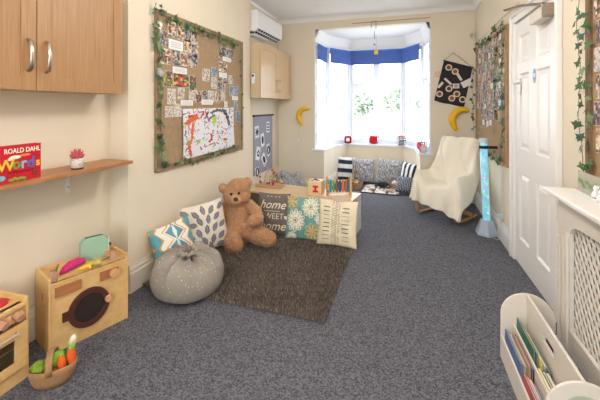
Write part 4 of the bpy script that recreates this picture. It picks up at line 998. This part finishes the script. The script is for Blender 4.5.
# painting
V = [P(182,109,X=XB+.005), P(233,107.5,X=XB+.005), P(234,146,X=XB+.005), P(183,160,X=XB+.005)]
c0 = (V[0]+V[2])/2
rnd = random.Random(11); strokes = []
def stroke(col, x, y, dx, dy, w, n=1): strokes.append((col,x,y,x+dx,y+dy,w))
for col, x, y, dx, dy, w in [((226,110,60),.06,.72,.16,.10,.055),((214,66,40),.10,.86,.10,-.04,.035),((226,110,60),.16,.68,-.02,-.28,.028),((232,130,70),.14,.38,-.04,-.10,.03),((220,96,50),.09,.28,.03,-.20,.03),((226,110,60),.12,.14,.01,-.10,.02),
  ((90,100,100),.62,.95,.18,-.03,.04),((70,80,80),.76,.93,.08,-.16,.045),((80,88,86),.82,.80,.07,-.22,.035),((96,104,104),.50,.90,.10,.04,.03),((90,96,96),.44,.74,.12,.10,.022),((84,92,92),.38,.78,.06,.14,.02),((110,116,120),.70,.55,.08,-.08,.008),((110,116,120),.78,.47,.1,.02,.008),((110,116,120),.88,.49,-.02,.09,.008),
  ((176,200,80),.55,.68,.02,.12,.05),((160,196,80),.24,.26,.03,.06,.03),((160,196,80),.33,.34,.02,.03,.02),((140,180,90),.06,.30,.02,.05,.03),
  ((206,40,40),.48,.42,.01,-.14,.018),((206,40,40),.44,.26,.05,.03,.022),((214,90,60),.76,.24,.05,-.02,.03),((200,60,80),.3,.80,.06,.1,.016),((200,60,80),.40,.88,.04,-.1,.014),((200,90,90),.36,.62,.03,.08,.012),((180,70,110),.28,.92,.08,.02,.016),((206,120,60),.44,.18,.08,.02,.018)]:
    stroke(col,x,y,dx,dy,w)
for k in range(170):
    col = rnd.choice([(206,60,50),(90,96,100),(110,110,120),(200,90,70),(140,170,90),(210,130,70)]); x, y = rnd.random(), rnd.random()**.8; stroke(col,x,y,rnd.uniform(-.05,.05),rnd.uniform(-.08,.08),rnd.uniform(.004,.013))
def paint(a, b):
    x, y = a, 1-b
    for col, x0, y0, x1, y1, w in strokes:
        dx, dy = x1-x0, y1-y0; L = dx*dx+dy*dy+1e-9; f = max(0,min(1,((x-x0)*dx+(y-y0)*dy)/L)); d = math.hypot(x-x0-f*dx, y-y0-f*dy)
        if d < w*(.8+.5*vn(x*30,y*30,1)): return col
    return (228,228,234)
q = M().grid(lambda a,b: ((V[0]*(1-a)+V[1]*a)*(1-b)+(V[3]*(1-a)+V[2]*a)*b)-c0+Vector((.004*(1+math.sin(a*9+b*4)),0,0)), 110, 90, paint)
tag(q.build('childrens_painting', COLM, loc=c0+Vector((.002,0,0)), solid=.001, smooth=True), 'large white sheet with orange, black and green paint splashes on the big left board', 'painting')
cy = (b0['y0']+b0['y1'])/2
def lp(px, py): c = P(px,py,X=XL+.03); return (c.y-cy, c.z-b0['z0'])
lr = (XL,cy,b0['z0'])
def yz(y, z): return (y-cy, z-b0['z0'])
gt = ivy('dark ivy garland along the top edge of the big left board','l',(XL-.0,cy,b0['z0']),R(90),[lp(156,11),lp(175,21),lp(195,29),lp(215,36),lp(238,46)],.026,.034,2,.05)
ivy('leafy ivy garland down the left edge of the big left board','l',(XL,cy,b0['z0']),R(90),[lp(156,10),lp(158,45),lp(160,80),lp(160,120),lp(161,150),lp(162,168)],.036,.040,3,.035)
ivy('thin bright ivy garland down the right edge of the big left board','l',(XL,cy,b0['z0']),R(90),[lp(240,47),lp(240.5,80),lp(241,110),lp(241,140)],.045,.026,4,.025,bright=True)
ivy('ivy garland along the lower edge of the big left board','l',(XL,cy,b0['z0']),R(90),[lp(163,166),lp(175,163),lp(197,160),lp(215,153),lp(238,146)],.035,.03,5,.03)
# --- right board
ry0, ry1, rz0, rz1 = 3.70, 5.20, .80, 2.20
cyr = (ry0+ry1)/2
t = thing('pin_board', 'tall hessian pin board crowded with photos on the right wall before the door', 'pin board', (XR,cyr,rz0), R(-90))
w2, h2 = ry1-ry0, rz1-rz0
M().bb(-w2/2+.02,w2/2-.02,-.016,0,.02,h2-.02).build('hessian_panel', HESS, t)
M().bb(-w2/2,-w2/2+.05,-.03,0,0,h2).bb(w2/2-.05,w2/2,-.03,0,0,h2).bb(-w2/2+.05,w2/2-.05,-.03,0,0,.03).bb(-w2/2+.05,w2/2-.05,-.03,0,h2-.03,h2).build('board_frame', WFR, t, bevel=.003)
rnd = random.Random(21)
rowsn = ['top','second','third','fourth','fifth','sixth','seventh','eighth','lowest']
for r in range(9):
    n0 = 12 if r < 7 else (8 if r == 7 else 5)
    for k in range(n0):
        y = 5.10-k*.112-(.0 if r < 7 else .25)+rnd.uniform(-.02,.02); z = 2.11-r*.115+rnd.uniform(-.03,.03)
        if rnd.random() < .05: continue
        cap = rnd.random() < .16
        pal = rnd.choice(['dark','warm','pale','dark','blue'])
        photo('caption_card' if cap else 'photo_print', ('white caption card' if cap else {'dark':'dark','warm':'warm toned','pale':'pale','blue':'bluish'}[pal]+' photo')+', '+ORD[k]+' from far end in '+rowsn[r]+' row, right hand board', 'card' if cap else 'photo', (XR-.0175-.002*rnd.random(), y+rnd.uniform(-.012,.012), z+rnd.uniform(-.015,.015)), R(-90), .082 if cap else rnd.uniform(.075,.10), .06 if cap else rnd.uniform(.09,.115), None if cap else pal, r*50+k, 'prints crowded on the right hand board', rnd.uniform(-4,4), 4, 5)
def rp_(y, z): return (cyr-y, z-rz0)
ivy('ivy garland along the slanting top edge of the right hand board','r',(XR,cyr,rz0),R(-90),[rp_(5.2,2.2),rp_(4.6,2.2),rp_(3.75,2.22)],.045,.042,6,.06)
ivy('ivy garland down the near side of the right hand board','r',(XR,cyr,rz0),R(-90),[rp_(3.82,2.15),rp_(3.84,1.8),rp_(3.8,1.4),rp_(3.85,1.0),rp_(3.85,.9)],.055,.044,7,.05)
ivy('ivy garland hanging through the middle of the right hand board','r',(XR,cyr,rz0),R(-90),[rp_(4.05,2.12),rp_(4.08,1.8),rp_(4.12,1.45),rp_(4.15,1.1)],.07,.044,8,.04)
ivy('ivy garland trailing along the bottom of the right hand board','r',(XR,cyr,rz0),R(-90),[rp_(5.0,1.02),rp_(4.6,.86),rp_(4.2,.84),rp_(3.85,.84)],.05,.042,9,.05)
# ivy on the far wall at board's edge
ivy('thin ivy strand hanging on the far wall beside the right hand board','f',(.93,YF,1.0),0,[(.0,1.0),(-.01,.6),(.0,.2),(.01,.0)],.07,.03,10,.02)
# --- near right board
t = thing('pin_board', 'dark edged pin board at the right border above the radiator cover', 'pin board', (XR,1.70,.99), R(-90))
M().bb(-.50,.6,-.016,0,.02,1.35).build('hessian_panel', HESD, t); M().bb(-.52,-.47,-.028,0,0,1.37).bb(-.47,.6,-.028,0,0,.03).build('board_frame', mat('old_board_frame',(126,98,72),.7,nz=(20,.3)), t)
for k in range(8):
    z = 2.2-.14*k; pal = ['dark','blue','warm','dark','pale','blue','dark','warm'][k]
    photo('photo_print', '%s photo at the right border, %s from the top' % ({'dark':'dark','blue':'bluish','warm':'warm toned','pale':'pale'}[pal],ORD[k]), 'photo', (XR-.018,2.10-.02*(k%2),z), R(-90), .09,.12, pal, 900+k, 'prints on the near right board', 0, 6, 8)
def np_(y, z): return (1.70-y, z-.99)
ivy('large leaved ivy hanging at the edge of the near right board','n',(XR,1.70,.99),R(-90),[np_(2.27,2.30),np_(2.24,2.1),np_(2.29,1.85),np_(2.25,1.6),np_(2.27,1.35),np_(2.23,1.15),np_(2.2,1.02)],.055,.036,12,.03)
ivy('ivy running down the face of the near right board','n',(XR,1.70,.99),R(-90),[np_(2.17,2.30),np_(2.16,1.8),np_(2.18,1.4),np_(2.15,1.03)],.07,.034,13,.02)
# ------------------------------------------------------------------ RADIATOR COVER
RX = .775; ry_far, ry_near = 2.10, .55
t = thing('radiator_cover', 'cream radiator cover with diagonal lattice panel on the right', 'radiator cover', (RX,ry_far,0))
m = M(); hh = .925
m.bb(0,.018,-.125,0,0,hh).bb(0,.018,-1.55,-1.40,0,hh).bb(0,.018,-1.40,-.125,0,.29)
# arched head
n = 20; top = hh; arc = []
for i in range(n+1):
    s_ = i/n; y = -.125-1.275*s_; e = min(s_, 1-s_)*1.275; rr_ = .10
    z = .765+(.05 if e > rr_ else .05*math.sqrt(max(0,1-(1-e/rr_)**2)))+.02*math.sin(PI*s_)
    arc.append((y, z))
ex = []
for s_ in (.01,.02,.03,.04,.06): 
    y = -.125-1.275*s_; e = s_*1.275; ex.append((y, .765+.05*math.sqrt(max(0,1-(1-min(1,e/.1))**2))+.02*math.sin(PI*s_)))
arc = sorted(arc+ex, key=lambda p: -p[0])
for (ya, za), (yb_, zb_) in zip(arc, arc[1:]):
    m.add([(x,y,z) for x in (0,.018) for y, z in ((ya,za),(yb_,zb_),(yb_,top),(ya,top))], [(0,1,2,3),(7,6,5,4),(0,4,5,1)])
m.bb(.018,.19,-.018,0,0,hh).bb(.018,.19,-1.55,-1.532,0,hh)
m.build('front_frame', COVER, t)
m = M(); 
for k, x in enumerate((-.010,-.006)):
    pass
m.bb(-.008,0,-.03,0,0,hh-.2).bb(-.014,0,-.090,-.080,0,.76).bb(-.014,0,-.118,-.108,0,.76)
m.build('moulding', COVER, t, bevel=.002)
m = M().bb(-.04,.193,-1.58,.10,hh,hh+.026); m.build('cover_top', WHITE, t, bevel=.006, label='white gloss top')
m = M(); sp = .044
def clipseg(p, d, y0, y1, z0, z1):
    ts = []
    tmin, tmax = -9, 9
    for o_, dd, lo, hi in ((p[0],d[0],y0,y1),(p[1],d[1],z0,z1)):
        a, b = (lo-o_)/dd, (hi-o_)/dd
        if a > b: a, b = b, a
        tmin, tmax = max(tmin,a), min(tmax,b)
    return (tmin,tmax) if tmax > tmin else None
for sgn, xo in ((1,.021),(-1,.026)):
    for k in range(-30, 70):
        p = (-1.42+k*sp*1.0, .2); d = (sgn*.72,1)
        p = (p[0]-(0 if sgn>0 else 0), .2); r_ = clipseg(p, d, -1.41, -.115, .2, .84)
        if not r_: continue
        a = Vector((xo,p[0]+d[0]*r_[0],p[1]+d[1]*r_[0])); b = Vector((xo,p[0]+d[0]*r_[1],p[1]+d[1]*r_[1]))
        if (b-a).length > .02: m.tube([a,b], [(.003,.0095)]*2, 4, flat=(1,0,0))
m.build('lattice_panel', COVER, t)
M().bb(.06,.14,-1.45,-.12,.12,.72).build('radiator', mat('radiator_grey',(150,138,120),.6), t)
# dark slot of shelf / things on the cover
ACR = mat('clear_acrylic',(206,204,186),.12,alpha=.45)
t = thing('acrylic_sign_holder', 'clear acrylic sign holder with green ivy print on the radiator cover', 'sign holder', (.905,2.20,.951), R(-90))
M().bb(-.0,.42,-.004,0,0,.10).bb(0,.42,-.03,.0,0,.003).build('clear_panel', mat('acrylic_panel',(200,198,180),.2,alpha=.7), t)
q = M(); 
for k in range(9): q.ball((.02+.028*k+random.uniform(-.01,.01),-.007,.045+random.uniform(-.02,.02)),(.017,.001,.012),8)
q.build('leaf_print', mat('leaf_print',(128,150,96),.7), t)
for k in range(2):
    t = thing('white_figurine', ['small white figurine farther along the radiator cover top','small white figurine nearer the right border on the radiator cover top'][k], 'figurine', (.895-.02*k,2.0-.09*k,.951))
    M().lathe([(0,0),(.02,0),(.018,.02),(.01,.035),(.013,.045),(.008,.058),(0,.06)], n=14).build('figure', WKI, t, smooth=True)
# ------------------------------------------------------------------ BOOK BROWSER
KX, KY0, KY1 = .64, 1.50, 2.13
WB = mat('cream_painted_wood',(224,214,200),.45)
bb_ = thing('book_browser', 'cream wooden book browser box with rounded ends on the carpet', 'book box', (KX,KY1,0))
hw = .13; top = .372
def endpoly(): 
    r = hw; return [(-hw,.0),(hw,.0),(hw,top-r)]+[(r*math.cos(a), top-r+r*math.sin(a)) for a in [PI*i/20 for i in range(1,20)]]+[(-hw,top-r)]
M().prism(endpoly(),'y',0,-.012).build('end_panel', WB, bb_, bevel=.002)
ne = M().prism(endpoly(),'y',-.63,-.618).build('end_panel', WB, bb_, bevel=.002)
Ld = .63
# centre board with handle slot
m = M(); sl0, sl1, sz0, sz1 = -.36, -.24, .27, .31
m.bb(-.006,.006,-Ld+.012,sl0,.0,top-.004).bb(-.006,.006,sl1,-.012,.0,top-.004).bb(-.006,.006,sl0,sl1,.0,sz0).bb(-.006,.006,sl0,sl1,sz1,top-.004)
m.build('centre_board', WB, bb_)
M().bb(-hw,-hw+.010,-Ld+.012,-.012,.0,.125).build('side_board', WB, bb_, bevel=.002); M().bb(hw-.010,hw,-Ld+.012,-.012,.0,.125).build('side_board', WB, bb_, bevel=.002)
M().bb(-.072,-.064,-Ld+.012,-.012,.012,.20).build('inner_divider', WB, bb_); M().bb(.064,.072,-Ld+.012,-.012,.012,.20).build('inner_divider', WB, bb_)
M().bb(-hw+.01,hw-.01,-Ld+.012,-.012,.0,.012).build('base_board', WB, bb_)
RDP = mat('strawberry_red',(186,40,50),.5)
q = M(); q.cyl((0,-Ld,.25),(0,-Ld-.002,.25),.075,n=30); q.build('round_emblem', mat('emblem_green',(176,186,160),.6), bb_, label='round green emblem')
q = M()
for k, (x, z) in enumerate(((-.03,.285),(.0,.295),(.03,.28),(.012,.27),(-.015,.268))): q.ball((x,-Ld-.003,z),(.011,.0015,.010),10)
q.build('berry_print', RDP, bb_)
bkc = [(64,100,150),(110,150,190),(226,214,190),(190,150,110),(60,66,96),(176,70,70),(214,150,170),(236,226,210)]
names = ['blue','light blue','cream','tan','navy','dark red','pink','white']
def mkbook(label, x, y0, L_, Hh, th, c, zb=.012):
    t = thing('picture_book', label, 'book', (x,y0,zb), 0, 'books in the cream browser box')
    M().bb(-th/2,-th/2+.0012,-L_,0,0,Hh).bb(th/2-.0012,th/2,-L_,0,0,Hh).bb(-th/2,th/2,-.0015,0,0,Hh).build('cover', mat('cover_%d_%d_%d'%c,c,.4,nz=(18,.3)), t)
    M().bb(-th/2+.0012,th/2-.0012,-L_+.003,-.0015,.002,Hh-.003).build('pages', mat('page_block'), t)
for k in range(6):
    mkbook('%s picture book, %s from the left in the front slot of the browser box' % (names[k],ORD[k]), KX-.114+k*.0085, KY1-.04-.012*k, .26-.01*(k%3), .165-.008*(k%3)+.005*k, .0055, bkc[k])
for k in range(4):
    mkbook('%s picture book, lying nearer the viewer, %s from the left in the front slot' % (names[(k+5)%8],ORD[k]), KX-.114+k*.0105, KY1-.335-.01*k, .24-.01*k, .15-.006*k, .0065, bkc[(k+5)%8])
bk2 = [(30,104,88),(60,140,110),(236,214,120),(226,222,206),(44,96,120),(240,224,160)]; nm2 = ['dark green','green','yellow','white','teal','pale yellow']
for k in range(5):
    mkbook('%s picture book, %s from the left in the slot beside the handle board' % (nm2[k],ORD[k]), KX-.056+k*.0095, KY1-.035-.02*k, .25-.01*(k%2), .235-.012*k, .006, bk2[k])
for k in range(3):
    mkbook('%s picture book, nearer the viewer beside the handle board, %s from left' % (nm2[5-k],ORD[k]), KX-.056+k*.0125, KY1-.345-.01*k, .22, .19, .009, bk2[5-k])
mkbook('dark red picture book seen through the slot on the radiator side', KX+.03, KY1-.15, .24, .29, .007, (150,40,44))
mkbook('blue picture book standing on the radiator side of the browser box', KX+.095, KY1-.10, .24, .22, .007, (60,90,130))
# ------------------------------------------------------------------ ARMCHAIR + THROW
AX, AY = .125, 4.60
sxv = Vector((.8,-.6,0)); bkv = Vector((.6,.8,0)); CW = .56
ch = thing('armchair', 'bentwood armchair under a cream throw facing the room', 'armchair', (AX,AY,0), math.atan2(-.6,.8))
# local x = across (0..CW), local y = back
BW = mat('bent_beech',(196,146,92),.45,wood=((1,6,6),5,(170,120,70)))
for x in (.025, CW-.025):
    pts = [(x,.44,.51),(x,.2,.505),(x,.06,.50),(x,.01,.47),(x,0,.43),(x,.0,.12),(x,.015,.05),(x,.06,.024),(x,.15,.02),(x,.52,.02)]
    M().tube(pts, [(.026,.011)]*len(pts), 4, flat=(1,0,0)).build('side_frame', BW, ch, smooth=False)
    M().tube([(x+(.03 if x<.3 else -.03),.04,.36),(x+(.03 if x<.3 else -.03),.36,.28),(x+(.03 if x<.3 else -.03),.45,.34),(x+(.03 if x<.3 else -.03),.55,.84)], [(.016,.01)]*4, 4, flat=(1,0,0)).build('seat_frame', BW, ch)
M().bb(.03,CW-.03,.40,.43,.03,.07).build('cross_rail', BW, ch)
M().bb(.03,CW-.03,.05,.08,.30,.34).build('cross_rail', BW, ch)
CU = mat('chair_cushion_blue',(84,112,130),.9,nz=(30,.1))
def slab(pts, th):  # profile in y,z
    q = []; n = len(pts)
    for i, p in enumerate(pts):
        a = Vector(pts[max(0,i-1)]); b = Vector(pts[min(n-1,i+1)]); d = (b-a).normalized(); q.append((p[0]-d[1]*0, p[1])); 
    up = [(p[0]-th*.7 if i >= 2 else p[0], p[1]+(th if i < 2 else th*.3)) for i, p in enumerate(pts)]
    return pts+up[::-1]
M().prism([(.02,.33),(.36,.27),(.47,.34),(.575,.90),(.545,.91),(.435,.40),(.36,.34),(.02,.375)], 'x', .07, CW-.07).build('seat_cushion', CU, ch, bevel=.012)
# throw: control net, columns across, rows from behind the back to the front hem (local x,y,z)
net = [
 [(.03,.60,.62),(.06,.61,.62),(.15,.61,.62),(.28,.61,.62),(.41,.61,.62),(.50,.60,.62),(.53,.59,.62)],
 [(.03,.585,.97),(.06,.585,.975),(.15,.585,.98),(.28,.585,.98),(.41,.585,.98),(.50,.585,.975),(.53,.58,.97)],
 [(.01,.53,.80),(.05,.51,.84),(.15,.49,.82),(.28,.48,.80),(.41,.485,.82),(.51,.51,.84),(.56,.53,.80)],
 [(-.02,.46,.55),(.03,.43,.66),(.15,.40,.58),(.28,.39,.54),(.41,.40,.58),(.535,.43,.66),(.60,.46,.52)],
 [(-.035,.34,.38),(.0,.32,.56),(.10,.30,.46),(.28,.29,.42),(.46,.30,.46),(.56,.32,.57),(.62,.34,.38)],
 [(-.04,.17,.32),(.0,.16,.555),(.10,.15,.46),(.28,.14,.42),(.46,.15,.46),(.56,.16,.56),(.635,.17,.26)],
 [(-.04,.02,.28),(.0,.03,.55),(.10,.0,.46),(.28,-.01,.41),(.46,.0,.45),(.56,.02,.54),(.64,.04,.22)],
 [(-.035,-.04,.26),(.0,-.03,.47),(.10,-.055,.385),(.28,-.06,.36),(.46,-.055,.37),(.565,-.04,.42),(.64,-.02,.19)],
 [(-.03,-.065,.235),(.01,-.06,.32),(.12,-.08,.28),(.28,-.085,.26),(.46,-.08,.24),(.575,-.07,.24),(.64,-.05,.14)],
 [(-.03,-.07,.215),(.02,-.075,.20),(.13,-.09,.19),(.29,-.095,.175),(.46,-.09,.14),(.58,-.08,.10),(.63,-.06,.07)]]
def cr1(p, f):
    p0, p1, p2, p3 = p; return .5*((2*p1)+(-p0+p2)*f+(2*p0-5*p1+4*p2-p3)*f*f+(-p0+3*p1-3*p2+p3)*f**3)
nr, nc = len(net), len(net[0]); NV = [[Vector(p) for p in r] for r in net]
def throwf(a, b):
    k = a*(nc-1); i = min(int(k), nc-2); f = k-i; kk = b*(nr-1); j = min(int(kk), nr-2); g = kk-j
    rowsv = []
    for jj in (-1,0,1,2):
        r = NV[max(0,min(nr-1,j+jj))]; rowsv.append(cr1([r[max(0,min(nc-1,i+ii))] for ii in (-1,0,1,2)], f))
    p = cr1(rowsv, g)
    # folds
    drop = max(0, (b-.62)/.38); side = max(0, abs(a-.5)*2-.75)/.25
    am = .009+.026*drop+.014*side
    w_ = math.sin(a*34+2.2*math.sin(b*5)+b*4)*.6+.4*math.sin(a*19-b*7)
    back = max(0, 1-abs(b-.28)/.3)
    dg = math.sin((a*1.0+b*1.3)*21+1.5*math.sin(a*7))*.009*back + (abs(math.sin((a*.9-b*1.1)*9+.6))**.6-.6)*.05*back
    return p+Vector((.3*am*w_, -am*w_*(.3+.7*drop), am*w_*.5*(1-drop)+dg*.8))+Vector((0,-dg*.6,0))
q = M().grid(throwf, 110, 130)
TH = mat('cream_throw_cotton',(238,229,210),.9,bump=(260,.2,.003),sheen=.2,spec=.1)
o = q.build('throw', TH, loc=(AX,AY,0), rot=(0,0,math.atan2(-.6,.8)), smooth=True, solid=.004); tag(o, 'cream cotton throw draped over the armchair with long folds', 'throw')
# ------------------------------------------------------------------ BUBBLE TUBE
t = thing('bubble_tube_lamp', 'glowing pale blue bubble tube lamp standing by the right wall', 'sensory lamp', (.85,4.10,0))
BB = mat('pale_blue_base',(168,182,196),.45)
hexp = lambda r, z: [(r*math.cos(R(30+60*k)), r*math.sin(R(30+60*k)), z) for k in range(6)]
M().add(hexp(.115,0)+hexp(.112,.03)+hexp(.065,.16), [(i,(i+1)%6,6+(i+1)%6,6+i) for i in range(6)]+[(6+i,6+(i+1)%6,12+(i+1)%6,12+i) for i in range(6)]+[tuple(range(6))[::-1], tuple(range(12,18))]).build('base', BB, t, bevel=.004)
tm = bpy.data.materials.new('glowing_water'); tm.use_nodes = True; nt = tm.node_tree; N = nt.nodes; b = N['Principled BSDF']
b.inputs['Base Color'].default_value = (*lin((150,200,214)),1); b.inputs['Roughness'].default_value = .1; b.inputs['Transmission Weight'].default_value = .5
nz_ = N.new('ShaderNodeTexNoise'); nz_.inputs['Scale'].default_value = 26; tc = N.new('ShaderNodeTexCoord'); mp = N.new('ShaderNodeMapping'); mp.inputs['Scale'].default_value = (1,1,.45)
nt.links.new(tc.outputs['Object'], mp.inputs['Vector']); nt.links.new(mp.outputs['Vector'], nz_.inputs['Vector'])
rp = N.new('ShaderNodeValToRGB'); rp.color_ramp.elements[0].color = (*lin((70,150,176)),1); rp.color_ramp.elements[0].position = .35; rp.color_ramp.elements[1].color = (*lin((190,235,245)),1); rp.color_ramp.elements[1].position = .68
nt.links.new(nz_.outputs['Fac'], rp.inputs['Fac']); nt.links.new(rp.outputs['Color'], b.inputs['Emission Color']); b.inputs['Emission Strength'].default_value = .28
M().tube([(0,0,.155),(-.012,.0,.45),(-.03,0,1.0)],.038,24).build('water_tube', tm, t, smooth=True)
M().lathe([(.042,0),(.042,.05),(.0,.05)],c=(-.031,0,1.0),n=24).build('top_cap', mat('clear_cap',(196,206,210),.2), t, smooth=True)
for k, (z, c) in enumerate(((.30,(80,210,160)),(.42,(210,230,70)),(.46,(120,220,90)),(.52,(236,90,190)),(.56,(90,220,120)),(.62,(240,120,200)),(.36,(90,160,230)),(.24,(240,240,240)))):
    M().ball((-.01-.02*(z-.2)+.02*math.sin(k*2.1),-.037,z),(.012,.006,.009),10).build('floating_fish', mat('fish_%d'%k,c,.3,emit=(c,.5)), t, smooth=True)
M().tube([(-.028,-.048,.95),(-.028,-.048,.951)],.001,4) 
q = M().add([], []); 
q = M(); n = 24
q.lathe([(.040,.935),(.047,.935),(.047,.968),(.040,.968)],c=(-.029,0,0),n=24).bb(.02,.12,-.012,.012,.935,.965); q.build('wall_clamp', BLACK, t)
t = thing('plug_adaptor', 'white plug adaptor on the right wall above the skirting by the lamp', 'plug', (XR,3.93,.22), R(-90))
M().bb(-.03,.03,-.012,0,0,.08).bb(-.022,.022,-.05,-.012,.01,.065).build('plug_body', mat('plug_grey',(190,200,196),.4), t, bevel=.004)
M().tube([(0,-.035,.01),(0,-.04,-.10),(.01,-.05,-.205),(-.06,-.08,-.214)],.003,6).build('cable', COVER, t)
# ------------------------------------------------------------------ ADDED FILL LIGHTS (unseen globes brightening the room and ceiling)
LE = mat('fill_light_glow',(255,244,228),.5,emit=((255,250,246),27))
for k, (x, y) in enumerate(((-.45,-.9),(-.3,.75),(-.45,2.5))):
    t = thing('added_fill_light', ['unseen white globe added as fill light behind the viewer','unseen white globe added as fill light nearly overhead','unseen white globe added as fill light over the middle of the room'][k], 'fill light', (x,y,ZC))
    M().cyl((0,0,-.03),(0,0,0),.05,n=20).build('ceiling_rose', WHITE, t); M().cyl((0,0,-.30),(0,0,-.03),.004,n=6).build('cord', WHITE, t); M().ball((0,0,-.42),(.16,.16,.13),24).build('diffuser', LE, t, smooth=True)
# ------------------------------------------------------------------ OUTSIDE
struct(M().bb(-30,30,6.8,60,-.6,-.5).build('ground_outside', mat('paving',(190,186,178),.9,nz=(2,.1))))
struct(M().bb(-30,30,-40,YB-.2,-.6,-.5).build('ground_behind', mat('paving')))
t = thing('garden_fence', 'pale garden fence beyond the bay window', 'fence', (-1,14,-.5))
q = M()
for k in range(60): q.bb(-9+k*.3,-9+k*.3+.24,0,.03,0,1.5)
q.build('fence_boards', mat('fence_pale',(214,206,196),.8), t)
q = M()
for k in range(3): q.bb(-9,9,.03,.08,.25+k*.5,.33+k*.5)
q.build('fence_rails', mat('fence_pale'), t)
def tree(label, x, y, h, r, seed):
    rnd = random.Random(seed); t = thing('garden_tree', label, 'tree', (x,y,-.5)); M().cyl((0,0,0),(0,0,h*.6),.08,.05,10).build('trunk', mat('grey_bark',(150,146,138),.9), t)
    q = M(); q.usecol = True
    for k in range(1500):
        v = Vector((rnd.gauss(0,1),rnd.gauss(0,1),rnd.gauss(0,1))).normalized()*r*rnd.uniform(.5,1); c = Vector((v.x,v.y,h*.75+v.z*.8)); s = rnd.uniform(.07,.14)
        T = Matrix.Translation(c) @ Matrix.Rotation(rnd.uniform(0,6),4,'Z') @ Matrix.Rotation(rnd.uniform(0,6),4,'X'); g = rnd.choice([(168,182,160),(184,194,176),(196,204,190),(152,168,148)])
        q.add([(-s,0,0),(0,0,s*.7),(s,0,0),(0,0,-s*.7)], [(0,1,2,3)], T, [g])
    q.build('crown', LEAF, t, fix=False)
tree('green tree behind the fence seen through the left middle pane', -2.4, 18, 2.7, 1.0, 1); tree('green tree behind the fence seen through the right middle pane', -.1, 17, 3.0, 1.1, 2); tree('green tree farthest right behind the fence', 2.0, 18, 2.9, 1.1, 5)
# ------------------------------------------------------------------ LIGHT
w = bpy.data.worlds.new('world'); bpy.context.scene.world = w; w.use_nodes = True
bg = w.node_tree.nodes['Background']; bg.inputs['Color'].default_value = (.86,.93,1,1); bg.inputs['Strength'].default_value = 5.0
def portal(a, b, z0, z1, inward):
    a, b = Vector((*a,0)), Vector((*b,0)); L = (b-a).length; li = bpy.data.lights.new('portal','AREA'); li.shape = 'RECTANGLE'; li.size = L; li.size_y = z1-z0; li.cycles.is_portal = True
    o = bpy.data.objects.new('portal', li); C.objects.link(o); o.location = ((a.x+b.x)/2,(a.y+b.y)/2,(z0+z1)/2)
    d = Vector((*inward,0)).normalized(); o.rotation_euler = d.to_track_quat('-Z','Y').to_euler()
for i in range(5):
    a, b = Vector(UP[i]), Vector(UP[i+1]); d = (b-a).normalized(); n = Vector((-d.y,d.x)); portal(a+n*.15, b+n*.15, .692, 2.44, (-n.x,-n.y))
portal((-1.7,YB-.12), (.7,YB-.12), .5, 2.5, (0,1))
sc = bpy.context.scene
sc.view_settings.view_transform = 'Standard'; sc.view_settings.look = 'None'; sc.view_settings.gamma = 1; sc.view_settings.exposure = 0.6
sc.view_settings.use_curve_mapping = False
